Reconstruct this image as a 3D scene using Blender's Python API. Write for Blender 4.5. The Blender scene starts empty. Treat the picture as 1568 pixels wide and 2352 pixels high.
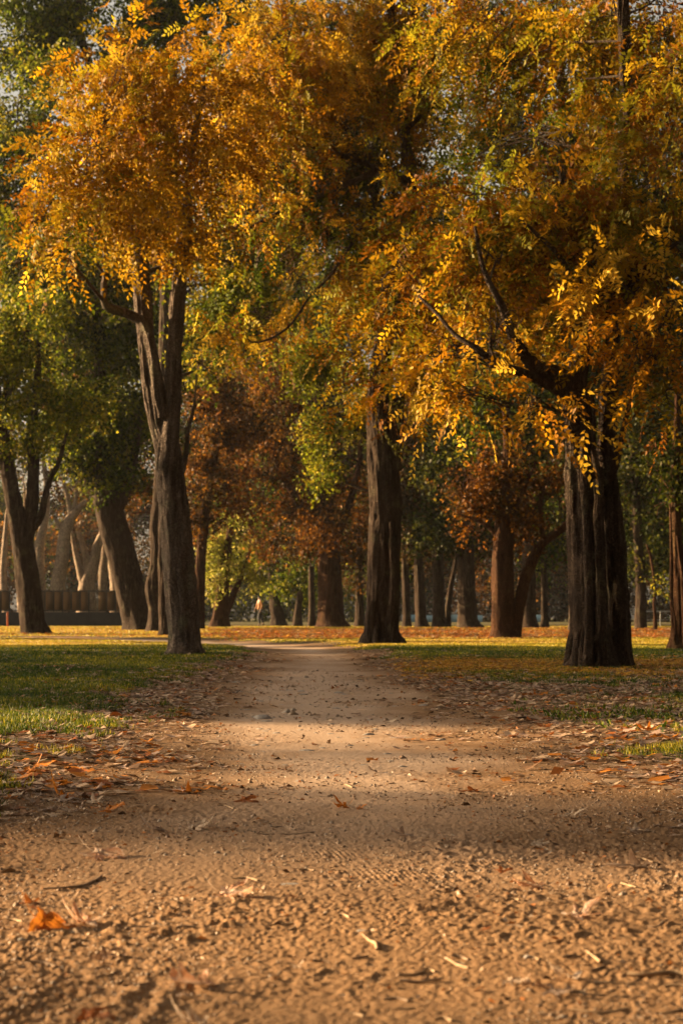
import bpy, math, random
import numpy as np
from mathutils import Vector

# ------------------------------------------------------------------ camera
SC = bpy.context.scene
COL = SC.collection
F = 4573.0; HC = 0.62; HY = 1415.0          # photo measured on a 1568 x 2352 grid
cam = bpy.data.cameras.new('camera'); camo = bpy.data.objects.new('camera', cam); COL.objects.link(camo)
camo.location = (0, 0, HC); camo.rotation_euler = (math.radians(90), 0, 0)
cam.sensor_fit = 'VERTICAL'; cam.sensor_height = 36; cam.sensor_width = 24
cam.lens = 70.0; cam.shift_y = (HY - 1176) / 2352
cam.clip_start = 0.1; cam.clip_end = 2000
cam.dof.use_dof = True; cam.dof.focus_distance = 9.5; cam.dof.aperture_fstop = 8.0
SC.camera = camo
# ------------------------------------------------------------------ light
SUN_EL = math.radians(13.5); SUN_AZ = math.radians(20)      # az: how far behind the left-hand side
sd = Vector((-math.cos(SUN_AZ) * math.cos(SUN_EL), math.sin(SUN_AZ) * math.cos(SUN_EL), math.sin(SUN_EL)))
w = bpy.data.worlds.new('World'); SC.world = w; w.use_nodes = True
nt = w.node_tree; bg = nt.nodes['Background']
sky = nt.nodes.new('ShaderNodeTexSky'); sky.sky_type = 'NISHITA'; sky.sun_disc = False
sky.sun_elevation = SUN_EL; sky.sun_rotation = math.atan2(sd.x, sd.y)
sky.dust_density = 3.0; sky.air_density = 1.0
hs = nt.nodes.new('ShaderNodeHueSaturation'); hs.inputs['Saturation'].default_value = 0.3
nt.links.new(sky.outputs[0], hs.inputs['Color']); mw = nt.nodes.new('ShaderNodeMix'); mw.data_type = 'RGBA'; mw.blend_type = 'MULTIPLY'; mw.inputs[0].default_value = 1.0; mw.inputs[7].default_value = (1.0, 0.87, 0.70, 1)
nt.links.new(hs.outputs[0], mw.inputs[6]); nt.links.new(mw.outputs[2], bg.inputs[0])
bg.inputs[1].default_value = 0.05
sl = bpy.data.lights.new('sun', 'SUN'); sl.energy = 5.0; sl.angle = math.radians(0.5); sl.color = (1.0, 0.66, 0.34)
so = bpy.data.objects.new('sun', sl); COL.objects.link(so)
so.rotation_euler = (-sd).to_track_quat('-Z', 'Y').to_euler(); so.location = (-60, 20, 30)
SC.view_settings.view_transform = 'Standard'; SC.view_settings.look = 'None'
SC.view_settings.gamma = 1; SC.view_settings.exposure = 2.05
SC.render.engine = 'CYCLES'
cy = SC.cycles
cy.use_denoising = True
try: cy.denoiser = 'OPENIMAGEDENOISE'
except Exception: pass
cy.max_bounces = 6; cy.diffuse_bounces = 3; cy.glossy_bounces = 2; cy.transmission_bounces = 4
cy.volume_bounces = 0; cy.transparent_max_bounces = 4; cy.sample_clamp_indirect = 3.0
cy.caustics_reflective = False; cy.caustics_refractive = False
HAZE = 0.00010

# ------------------------------------------------------------------ helpers
rng = np.random.default_rng(7)
R = random.Random(11)
def W(px, py, d): return np.array([(px - 784) / F * d, d, HC + (HY - py) / F * d])

def _h(ix, iy, iz, seed):
    n = (ix.astype(np.uint32) * np.uint32(73856093)) ^ (iy.astype(np.uint32) * np.uint32(19349663)) ^ (iz.astype(np.uint32) * np.uint32(83492791)) ^ np.uint32((seed * 2654435761) & 0xffffffff)
    n = (n ^ (n >> np.uint32(15))) * np.uint32(2246822519); n = (n ^ (n >> np.uint32(13))) * np.uint32(3266489917)
    n = n ^ (n >> np.uint32(16))
    return n.astype(np.float32) / np.float32(4294967295.0)
def noise3(x, y, z, seed=0):
    x = np.asarray(x, np.float64); y = np.broadcast_to(np.asarray(y, np.float64), x.shape); z = np.broadcast_to(np.asarray(z, np.float64), x.shape)
    xi = np.floor(x); yi = np.floor(y); zi = np.floor(z)
    fx = x - xi; fy = y - yi; fz = z - zi
    fx = fx * fx * (3 - 2 * fx); fy = fy * fy * (3 - 2 * fy); fz = fz * fz * (3 - 2 * fz)
    xi = xi.astype(np.int64); yi = yi.astype(np.int64); zi = zi.astype(np.int64)
    r = 0
    for a in (0, 1):
        wa = fx if a else 1 - fx
        for b in (0, 1):
            wb = fy if b else 1 - fy
            for c in (0, 1):
                wc = fz if c else 1 - fz
                r = r + wa * wb * wc * _h(xi + a, yi + b, zi + c, seed)
    return r
def noise2(x, y, seed=0):
    x = np.asarray(x, np.float64); y = np.broadcast_to(np.asarray(y, np.float64), x.shape)
    xi = np.floor(x); yi = np.floor(y); fx = x - xi; fy = y - yi
    fx = fx * fx * (3 - 2 * fx); fy = fy * fy * (3 - 2 * fy)
    xi = xi.astype(np.int64); yi = yi.astype(np.int64); zz = np.zeros_like(xi)
    return ((1 - fx) * (1 - fy) * _h(xi, yi, zz, seed) + fx * (1 - fy) * _h(xi + 1, yi, zz, seed) +
            (1 - fx) * fy * _h(xi, yi + 1, zz, seed) + fx * fy * _h(xi + 1, yi + 1, zz, seed))
def nrm(v): return v / np.maximum(np.linalg.norm(v, axis=-1, keepdims=True), 1e-9)

def mesh(name, V, Fc, mat, face_col=None, smooth=False, parent=None, uvw=None):
    """V (n,3); Fc (m,k) constant k-gons; face_col (m,3)"""
    V = np.asarray(V, np.float32); Fc = np.asarray(Fc, np.int32); m, k = Fc.shape
    me = bpy.data.meshes.new(name)
    me.vertices.add(len(V)); me.vertices.foreach_set('co', V.ravel())
    me.loops.add(m * k); me.loops.foreach_set('vertex_index', Fc.ravel())
    me.polygons.add(m); me.polygons.foreach_set('loop_start', np.arange(0, m * k, k, dtype=np.int32))
    if smooth: me.polygons.foreach_set('use_smooth', np.ones(m, bool))
    if face_col is not None:
        a = me.attributes.new('tint', 'FLOAT_COLOR', 'FACE')
        c = np.ones((m, 4), np.float32); c[:, :3] = face_col; a.data.foreach_set('color', c.ravel())
    if uvw is not None:
        for an, dat in uvw.items():
            a = me.attributes.new(an, 'FLOAT', 'POINT'); a.data.foreach_set('value', np.asarray(dat, np.float32))
    me.update(); me.validate()
    if mat is not None: me.materials.append(mat)
    o = bpy.data.objects.new(name, me); COL.objects.link(o)
    if parent is not None:
        o.parent = parent
        o.location = -np.array(parent.location) if not isinstance(parent.location, tuple) else parent.location
    return o
def tag(o, label=None, cat=None, group=None, kind=None):
    if label: o['label'] = label
    if cat: o['category'] = cat
    if group: o['group'] = group
    if kind: o['kind'] = kind
    return o
def empty(name, loc):
    o = bpy.data.objects.new(name, None); COL.objects.link(o); o.location = [float(v) for v in loc]; o.empty_display_size = 0.2
    return o

# ------------------------------------------------------------------ materials
def newmat(name):
    m = bpy.data.materials.new(name); m.use_nodes = True
    t = m.node_tree; b = t.nodes['Principled BSDF']; return m, t, b
def N(t, ty, **kw):
    n = t.nodes.new(ty)
    for k, v in kw.items(): setattr(n, k, v)
    return n
def ramp(t, fac, stops):
    r = N(t, 'ShaderNodeValToRGB')
    while len(r.color_ramp.elements) < len(stops): r.color_ramp.elements.new(0.5)
    for e, (p, c) in zip(r.color_ramp.elements, stops): e.position = p; e.color = (*c, 1)
    t.links.new(fac, r.inputs[0]); return r.outputs[0]
def noise(t, scale, detail=4, rough=0.6, vec=None, stretch=None):
    n = N(t, 'ShaderNodeTexNoise'); n.inputs['Scale'].default_value = scale; n.inputs['Detail'].default_value = detail; n.inputs['Roughness'].default_value = rough
    if vec is None:
        vec = N(t, 'ShaderNodeTexCoord').outputs['Object']
    if stretch:
        mp = N(t, 'ShaderNodeMapping'); mp.inputs['Scale'].default_value = stretch; t.links.new(vec, mp.inputs[0]); vec = mp.outputs[0]
    t.links.new(vec, n.inputs['Vector']); return n.outputs['Fac']
def mixc(t, fac, a, b, mode='MIX'):
    m = N(t, 'ShaderNodeMix', data_type='RGBA', blend_type=mode)
    for k, v in ((0, fac), (6, a), (7, b)):
        if isinstance(v, (int, float)): m.inputs[k].default_value = v
        elif isinstance(v, tuple): m.inputs[k].default_value = (*v, 1)
        else: t.links.new(v, m.inputs[k])
    return m.outputs[2]
def bump(t, b, h, strength=0.5, dist=0.02):
    n = N(t, 'ShaderNodeBump'); n.inputs['Strength'].default_value = strength; n.inputs['Distance'].default_value = dist
    t.links.new(h, n.inputs['Height']); t.links.new(n.outputs[0], b.inputs['Normal'])

def leaf_mat(name, trans=0.45, gloss=0.25):
    m, t, b = newmat(name)
    at = N(t, 'ShaderNodeAttribute', attribute_name='tint')
    b.inputs['Roughness'].default_value = 0.5; b.inputs['Specular IOR Level'].default_value = gloss
    t.links.new(at.outputs['Color'], b.inputs['Base Color'])
    tr = N(t, 'ShaderNodeBsdfTranslucent')
    g = N(t, 'ShaderNodeGamma'); g.inputs[1].default_value = 0.95
    t.links.new(at.outputs['Color'], g.inputs[0]); t.links.new(g.outputs[0], tr.inputs[0])
    mx = N(t, 'ShaderNodeMixShader'); mx.inputs[0].default_value = trans
    t.links.new(b.outputs[0], mx.inputs[1]); t.links.new(tr.outputs[0], mx.inputs[2])
    t.links.new(mx.outputs[0], t.nodes['Material Output'].inputs[0]); return m
M_LEAF = leaf_mat('foliage', 0.42, 0.08); M_GRASS = leaf_mat('grass_blades', 0.35, 0.2); M_LITTER = leaf_mat('fallen_leaves', 0.18, 0.2)

def bark(name, c1, c2, c3, sc=14):
    m, t, b = newmat(name)
    n1 = noise(t, sc, 6, 0.7, stretch=(1, 1, 0.14)); n2 = noise(t, 1.3, 4, 0.6)
    v = N(t, 'ShaderNodeTexVoronoi', feature='DISTANCE_TO_EDGE'); v.inputs['Scale'].default_value = sc * 2.2
    mp = N(t, 'ShaderNodeMapping'); mp.inputs['Scale'].default_value = (1, 1, 0.22)
    nn = N(t, 'ShaderNodeTexNoise'); nn.inputs['Scale'].default_value = 5; tc = N(t, 'ShaderNodeTexCoord').outputs['Object']
    t.links.new(tc, nn.inputs['Vector']); va = N(t, 'ShaderNodeVectorMath', operation='MULTIPLY_ADD'); va.inputs[1].default_value = (.5, .5, .5)
    t.links.new(nn.outputs['Color'], va.inputs[0]); t.links.new(tc, va.inputs[2]); t.links.new(va.outputs[0], mp.inputs[0]); t.links.new(mp.outputs[0], v.inputs['Vector'])
    crack = ramp(t, v.outputs['Distance'], [(0.0, (0.5, 0.5, 0.5)), (0.22, (1, 1, 1))])
    c = ramp(t, n1, [(0.32, c1), (0.52, c2), (0.72, c3)])
    c = mixc(t, ramp(t, n2, [(0.4, (0, 0, 0)), (0.7, (1, 1, 1))]), c, tuple(x * 1.3 for x in c2))
    n3 = noise(t, 3.0, 5, 0.6); moss = ramp(t, n3, [(0.54, (0, 0, 0)), (0.7, (0.6, 0.6, 0.6))])
    c = mixc(t, moss, c, (c3[0] * 0.8, c3[1] * 0.95, c3[2] * 0.75))
    c = mixc(t, 1.0, c, crack, 'MULTIPLY')
    t.links.new(c, b.inputs['Base Color']); b.inputs['Roughness'].default_value = 0.9; b.inputs['Specular IOR Level'].default_value = 0.1
    h = N(t, 'ShaderNodeMath', operation='MULTIPLY'); t.links.new(n1, h.inputs[0]); t.links.new(crack, h.inputs[1])
    bump(t, b, h.outputs[0], 1.0, 0.06); return m
M_BARK = bark('bark_brown', (0.016, 0.011, 0.008), (0.07, 0.047, 0.032), (0.22, 0.165, 0.12))
M_BARKR = bark('bark_red_brown', (0.022, 0.011, 0.006), (0.09, 0.042, 0.02), (0.20, 0.105, 0.055))
M_BARKG = bark('bark_grey', (0.035, 0.027, 0.021), (0.15, 0.115, 0.09), (0.32, 0.26, 0.21), 12)
M_PALE = bark('bark_pale_tan', (0.16, 0.115, 0.08), (0.32, 0.245, 0.18), (0.44, 0.35, 0.27), 4)

# ------------------------------------------------------------------ ground
YL = [-30, 0, 4, 5.5, 6.5, 9.3, 12.6, 17, 25, 31, 37, 42, 48, 54, 62]; XL = [-3.5, -3.0, -1.6, -1.12, -1.0, -1.08, -1.2, -1.42, -1.3, -1.25, -1.5, -2.6, -5.0, -10, -24]
YR = [-30, 0, 4, 6, 8, 10, 12, 17, 25, 33, 40, 46, 52, 57, 66]; XR = [4, 3.2, 1.6, 1.2, 1.12, 1.05, 1.0, 0.85, 0.63, 0.4, 0.0, -0.9, -3.4, -8, -24]
def path_dist(x, y):
    """>0 inside the path, metres to its edge"""
    return np.minimum(x - np.interp(y, YL, XL), np.interp(y, YR, XR) - x)
def Hbase(x, y):
    pd = path_dist(x, y)
    h = 0.035 * (noise2(x / 2.3, y / 2.3, 3) - 0.5) + 0.06 * (noise2(x / 9, y / 9, 4) - 0.5) * np.clip((y - 8) / 30, 0, 1)
    return h + 0.04 * np.clip(-pd / 0.5, 0, 1) - 0.02 * np.clip(pd / 0.6, 0, 1)
def Hfull(x, y):
    h = Hbase(x, y)
    m = np.clip((60 - y) / 40, 0.2, 1)
    rough = 0.35 + 0.9 * noise2(x / 0.6, y / 0.6, 9) ** 1.5
    near = np.clip((9 - y) / 4, 0.35, 1)
    wx = x + 0.035 * (noise2(x / 0.07 + 11, y / 0.07, 14) - 0.5); wy = y + 0.035 * (noise2(x / 0.07, y / 0.07 + 7, 15) - 0.5)
    def rot(a, sc, sd): return noise2((wx * math.cos(a) - wy * math.sin(a)) / sc, (wx * math.sin(a) + wy * math.cos(a)) / sc, sd) - 0.5
    lf = rot(.4, .17, 5); mf = rot(1.1, .06, 6) + .6 * rot(2.3, .036, 16); ff = rot(1.9, .021, 7) + .6 * rot(.8, .013, 17); f3 = rot(2.7, .008, 8)
    cl = np.maximum(rot(.6, .022, 12) - 0.14, 0) * 0.026 * np.clip(4 * noise2(x / .3, y / .4, 18) - 1.6, 0, 1.6)
    flatp = np.clip(3 * noise2(x / .5 + 3, y / .8, 19) - .95, .12, 1.1)
    h = h + m * rough * near * (0.006 * lf + (0.0032 * mf + 0.006 * ff) * flatp + 0.008 * f3 + cl)
    # tyre tread marks pressed in the near dirt
    for (x0, y0, y1, wd, sl) in ((-0.40, 2.95, 3.65, 0.022, 0.10), (-0.325, 2.95, 3.6, 0.02, 0.06), (-0.62, 2.9, 3.5, 0.02, 0.2)):
        u = (x - x0 - sl * (y - y0)) / wd
        e = np.exp(-u * u) * np.clip((y - y0) / 0.08, 0, 1) * np.clip((y1 - y) / 0.15, 0, 1)
        h = h + e * (0.006 + 0.002 * np.sin((y + 0.4 * np.abs(x - x0)) * 130))
    for (x0, y0, rx, ry) in ((-0.02, 5.3, 0.06, 0.10), (0.14, 4.85, 0.14, 0.12), (0.36, 5.1, .08, .1)):
        e = np.exp(-((x - x0) / rx) ** 2 - ((y - y0) / ry) ** 2)
        h = h + e * 0.0018 * np.sin(x * 420 + y * 60)
    return h
ny = 1500
ys = np.concatenate([[-30, -15, -6, -1, 1.0, 1.8], np.geomspace(2.45, 125, ny), np.array([135, 150, 170, 200, 240, 300, 380, 440])])
s_in = np.linspace(-1, 1, 720)
ex = np.array([1.08, 1.2, 1.45, 1.9, 2.8, 4.5, 8.0])
half = np.where(ys > 2, 0.185 * ys + 0.25, 0.6)
NX = len(s_in) + 2 * (len(ex) + 2)
X = np.zeros((len(ys), NX)); Y = np.repeat(ys[:, None], NX, 1)
for i, (yy, hh) in enumerate(zip(ys, half)):
    e = ex * hh; e = np.concatenate([e, [max(60, e[-1] * 1.3), 260]])
    X[i] = np.concatenate([-e[::-1], s_in * hh, e])
Z = np.empty_like(X)
for i0 in range(0, len(ys), 200):
    Z[i0:i0 + 200] = Hfull(X[i0:i0 + 200], Y[i0:i0 + 200])
edge = (noise2(X / 0.5, Y / 0.8, 20) - 0.5) * 0.5 + (noise2(X / 0.12, Y / 0.2, 21) - 0.5) * 0.25
PD = path_dist(X, Y) + edge
VV = np.stack([X, Y, Z], -1).reshape(-1, 3)
idx = np.arange(len(ys) * NX).reshape(len(ys), NX)
quads = np.stack([idx[:-1, :-1], idx[:-1, 1:], idx[1:, 1:], idx[1:, :-1]], -1)
pdq = (PD[:-1, :-1] + PD[1:, 1:]) / 2
def submesh(sel):
    q = quads[sel]; u, inv = np.unique(q, return_inverse=True)
    return VV[u], inv.reshape(q.shape), PD.ravel()[u]

def ground_mat(name, lawn):
    m, t, b = newmat(name)
    at = N(t, 'ShaderNodeAttribute', attribute_name='inpath').outputs['Fac']
    n_big = noise(t, 0.9, 4, 0.6); n_mid = noise(t, 9, 5, 0.65); n_fine = noise(t, 90, 4, 0.7); n_grain = noise(t, 420, 2, 0.6)
    n_x = noise(t, 190, 3, 0.7)
    dirt = ramp(t, n_mid, [(0.25, (0.236, 0.132, 0.063)), (0.5, (0.354, 0.211, 0.107)), (0.75, (0.437, 0.280, 0.152))])
    dirt = mixc(t, ramp(t, n_big, [(0.35, (0, 0, 0)), (0.7, (0.600, 0.600, 0.600))]), dirt, (0.236, 0.132, 0.061))
    dirt = mixc(t, 0.55, dirt, ramp(t, n_fine, [(0.3, (0.142, 0.075, 0.033)), (0.5, (0.366, 0.223, 0.112)), (0.72, (0.543, 0.367, 0.203))]))
    dirt = mixc(t, ramp(t, at, [(0.0, (0.7, 0.7, 0.7)), (0.9, (0.22, 0.22, 0.22))]), dirt, mixc(t, n_fine, (0.08, 0.045, 0.022), (0.22, 0.13, 0.065)))
    trod = ramp(t, at, [(0.30, (0, 0, 0)), (0.85, (0.85, 0.85, 0.85))])
    sp = N(t, 'ShaderNodeSeparateXYZ'); t.links.new(N(t, 'ShaderNodeTexCoord').outputs['Object'], sp.inputs[0])
    mr = N(t, 'ShaderNodeMapRange'); mr.inputs['From Min'].default_value = 4.2; mr.inputs['From Max'].default_value = 8; t.links.new(sp.outputs['Y'], mr.inputs['Value'])
    trod = mixc(t, 1.0, trod, mr.outputs[0], 'MULTIPLY')
    dirt = mixc(t, trod, dirt, mixc(t, n_fine, (0.34, 0.25, 0.185), (0.66, 0.51, 0.39)))
    dirt = mixc(t, ramp(t, n_x, [(0.32, (0.7, 0.7, 0.7)), (0.44, (0, 0, 0))]), dirt, (0.12, 0.065, 0.032))
    dirt = mixc(t, ramp(t, n_grain, [(0.62, (0, 0, 0)), (0.7, (0.6, 0.6, 0.6))]), dirt, (0.5, 0.38, 0.26))
    dirt = mixc(t, ramp(t, n_grain, [(0.30, (0.5, 0.5, 0.5)), (0.36, (0, 0, 0))]), dirt, (0.09, 0.05, 0.025))
    if lawn:
        soil = ramp(t, n_mid, [(0.3, (0.07, 0.045, 0.025)), (0.6, (0.16, 0.105, 0.06)), (0.8, (0.22, 0.16, 0.09))])
        gr = ramp(t, n_mid, [(0.3, (0.035, 0.05, 0.012)), (0.55, (0.085, 0.10, 0.022)), (0.8, (0.17, 0.16, 0.04))])
        gr = mixc(t, ramp(t, n_big, [(0.42, (0, 0, 0)), (0.62, (1, 1, 1))]), gr, soil)
        gn = N(t, 'ShaderNodeMath', operation='ADD'); t.links.new(at, gn.inputs[0]); t.links.new(noise(t, 3.0, 3), gn.inputs[1])
        e1 = ramp(t, gn.outputs[0], [(0.0, (0, 0, 0)), (0.4, (1, 1, 1))])
        c = mixc(t, e1, gr, soil)
        gn2 = N(t, 'ShaderNodeMath', operation='ADD'); t.links.new(at, gn2.inputs[0]); gn2.inputs[1].default_value = 0.25
        c = mixc(t, ramp(t, gn2.outputs[0], [(0.0, (0, 0, 0)), (0.25, (1, 1, 1))]), c, dirt)
    else:
        e1 = ramp(t, at, [(0.0, (1, 1, 1)), (0.3, (0, 0, 0))])
        c = mixc(t, mixc(t, 1.0, e1, ramp(t, n_fine, [(0.35, (0.2, 0.2, 0.2)), (0.6, (0.8, 0.8, 0.8))]), 'MULTIPLY'), dirt, (0.14, 0.095, 0.06))
    t.links.new(c, b.inputs['Base Color']); b.inputs['Roughness'].default_value = 0.95; b.inputs['Specular IOR Level'].default_value = 0.1
    bump(t, b, n_fine, 0.5, 0.008)
    return m
pv, pf, pa = submesh(pdq > 0)
tag(mesh('path', pv, pf, ground_mat('path_dirt', False), smooth=True, uvw={'inpath': pa}), kind='structure')
gv, gf, ga = submesh(pdq <= 0)
tag(mesh('lawn', gv, gf, ground_mat('lawn_soil', True), smooth=True, uvw={'inpath': ga}), kind='structure')
del pv, pf, gv, gf, VV, quads, X, Y, Z, PD, pdq, idx

# ------------------------------------------------------------------ palettes
PAL = {
 'gold': [(0.72, 0.41, 0.010), (0.85, 0.56, 0.04), (0.62, 0.32, 0.008), (0.50, 0.23, 0.006), (0.42, 0.32, 0.01), (0.42, 0.15, 0.006)],
 'goldbrown': [(0.50, 0.26, 0.008), (0.36, 0.16, 0.006), (0.30, 0.27, 0.012), (0.62, 0.38, 0.014), (0.30, 0.11, 0.005), (0.15, 0.14, 0.008)],
 'amber': [(0.82, 0.47, 0.018), (0.90, 0.58, 0.05), (0.66, 0.31, 0.008), (0.50, 0.20, 0.006), (0.36, 0.24, 0.01)],
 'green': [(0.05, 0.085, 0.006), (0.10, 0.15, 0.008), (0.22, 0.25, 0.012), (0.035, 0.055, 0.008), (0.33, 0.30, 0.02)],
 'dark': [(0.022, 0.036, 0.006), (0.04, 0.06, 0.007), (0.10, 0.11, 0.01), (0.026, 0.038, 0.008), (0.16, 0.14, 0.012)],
 'lime': [(0.26, 0.30, 0.012), (0.38, 0.38, 0.02), (0.14, 0.19, 0.01), (0.48, 0.40, 0.025), (0.08, 0.11, 0.008)],
 'pale': [(0.62, 0.56, 0.09), (0.50, 0.50, 0.06), (0.34, 0.38, 0.04), (0.70, 0.60, 0.14), (0.24, 0.26, 0.02)],
 'russet': [(0.19, 0.065, 0.010), (0.30, 0.12, 0.012), (0.12, 0.05, 0.008), (0.08, 0.05, 0.01), (0.42, 0.19, 0.02)],
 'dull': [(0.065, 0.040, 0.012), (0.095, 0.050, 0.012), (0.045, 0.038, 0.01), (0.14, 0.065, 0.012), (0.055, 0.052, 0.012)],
}
def colours(P, pal, n, seed=0):
    p = np.array(PAL[pal]); k = noise3(P[:, 0] / 0.9, P[:, 1] / 0.9, P[:, 2] / 0.9, 40 + seed)
    k = np.clip((k - 0.2) / 0.6, 0, 0.999) * 0.65 + rng.random(n) * 0.35
    c = p[(k * len(p)).astype(int).clip(0, len(p) - 1)]
    k = rng.random(n); return c * (0.35 + 0.55 * k + 0.3 * (k > .9))[:, None]

def leaflets(B, D, S, L, Wd, cols):
    """diamond leaf blades: base B, direction D, side S, length L, width Wd"""
    n = len(B); L = L[:, None]; Wd = Wd[:, None]
    nn = nrm(np.cross(D, S)); S = nrm(np.cross(nn, D))
    v = np.empty((n, 4, 3))
    v[:, 0] = B; v[:, 2] = B + D * L + nn * L * rng.uniform(-0.2, 0.2, (n, 1))
    mid = B + D * L * 0.42; f = nn * Wd * rng.uniform(0.0, 0.35, (n, 1))
    v[:, 1] = mid + S * Wd * 0.5 + f; v[:, 3] = mid - S * Wd * 0.5 + f
    return v.reshape(-1, 3), np.arange(n * 4).reshape(n, 4), cols

def twig_points(c, r, n, gap, seed, gs=0.6):
    """points in an ellipsoid, thinned by a noise field so that gaps stay open"""
    out = []
    tot = 0
    while tot < n:
        k = n * 3
        d = nrm(rng.normal(size=(k, 3))); rad = rng.random(k) ** (1 / 2.4)
        wob = 0.75 + 0.5 * noise3(d[:, 0] * 2 + 9, d[:, 1] * 2, d[:, 2] * 2, seed)
        p = c + d * (rad * wob)[:, None] * r
        g = noise3(p[:, 0] / gs, p[:, 1] / gs, p[:, 2] / (gs * 0.8), 77)
        p = p[g > gap]; out.append(p); tot += len(p)
        if len(p) == 0: gap -= 0.1
    return np.concatenate(out)[:n]

def crown_pinnate(clumps, pal, scale=1.0, gap=0.50):
    Vs, Fs, Cs = [], [], []; off = 0
    for ci, cl in enumerate(clumps):
        c, r, dens, pl = cl
        area = math.pi * r[0] * r[2]
        nt_ = max(6, int(area * dens * 80 / scale ** 2))
        P = twig_points(c, r, nt_, gap, ci)
        out = nrm((P - c) / r); tw = nrm(out * [0.7, 0.7, 0.3] + rng.normal(size=P.shape) * 0.45 + [0, 0, -0.25])
        K = 7
        t = (np.arange(K) + 0.5) / K
        O = P[:, None] + tw[:, None] * (t * 0.55 * scale)[None, :, None] + np.array([0, 0, -1]) * (t ** 2 * 0.16)[None, :, None]
        O = O.reshape(-1, 3) + rng.normal(size=(nt_ * K, 3)) * 0.03; n = len(O)
        T = np.repeat(tw, K, 0)
        ax = nrm(T * 0.9 + rng.normal(size=(n, 3)) * 0.5 + [0, 0, -0.3])
        sd_ = nrm(np.cross(ax, rng.normal(size=(n, 3))))
        Lr = rng.uniform(0.16, 0.30, n) * scale
        J = 11
        tj = np.linspace(0.12, 1.0, J); sg = np.where(np.arange(J) % 2, 1, -1); sg[-1] = 0
        droop = np.array([0, 0, -1.0])
        B = O[:, None] + ax[:, None] * (Lr[:, None] * tj)[..., None] + droop * (Lr[:, None] * 0.25 * tj ** 2)[..., None]
        D = nrm(sd_[:, None] * sg[None, :, None] * 0.85 + ax[:, None] * 0.55 + droop * 0.15 + rng.normal(size=(n, J, 3)) * 0.12)
        keep = rng.random((n, J)) < 0.9
        Sx = nrm(np.cross(np.cross(ax, sd_), np.ones(3) * 0.001 + ax))[:, None] + 0 * D
        Sx = np.cross(D, nrm(np.cross(ax, sd_))[:, None] + rng.normal(size=(n, J, 3)) * 0.25)
        col = np.repeat(colours(O, pl or pal, n, ci % 3)[:, None], J, 1) * rng.uniform(0.85, 1.12, (n, J, 1))
        Ll = rng.uniform(0.045, 0.068, (n, J)) * scale
        v, f, cc = leaflets(B[keep], D[keep], nrm(Sx[keep]), Ll[keep], Ll[keep] * 0.5, col[keep])
        Vs.append(v); Fs.append(f + off); Cs.append(cc); off += len(v)
    return np.concatenate(Vs), np.concatenate(Fs), np.concatenate(Cs)

def crown_simple(clumps, pal, size=0.11, gap=0.45, mult=1.0, hang=0.4):
    Vs, Fs, Cs = [], [], []; off = 0
    for ci, cl in enumerate(clumps):
        c, r, dens, pl = cl
        area = math.pi * r[0] * r[2]
        nt_ = max(5, int(area * dens * mult * 1.5 / size ** 2))
        P = twig_points(c, r, nt_, gap, ci, 0.8)
        out = nrm((P - c) / r); tw = nrm(out * 0.6 + rng.normal(size=P.shape) * 0.5 + [0, 0, -hang])
        K = 7; t = (np.arange(K) + 0.3) / K
        O = (P[:, None] + tw[:, None] * (t * size * 5.5)[None, :, None]).reshape(-1, 3) + rng.normal(size=(nt_ * K, 3)) * size * 0.45; n = len(O)
        D = nrm(rng.normal(size=(n, 3)) * 0.7 + [0, 0, -0.5]); S = nrm(rng.normal(size=(n, 3)))
        L = rng.uniform(0.75, 1.3, n) * size
        v, f, cc = leaflets(O, D, S, L, L * rng.uniform(0.5, 0.75, n), colours(O, pl or pal, n, ci % 3))
        Vs.append(v); Fs.append(f + off); Cs.append(cc); off += len(v)
    return np.concatenate(Vs), np.concatenate(Fs), np.concatenate(Cs)

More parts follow.
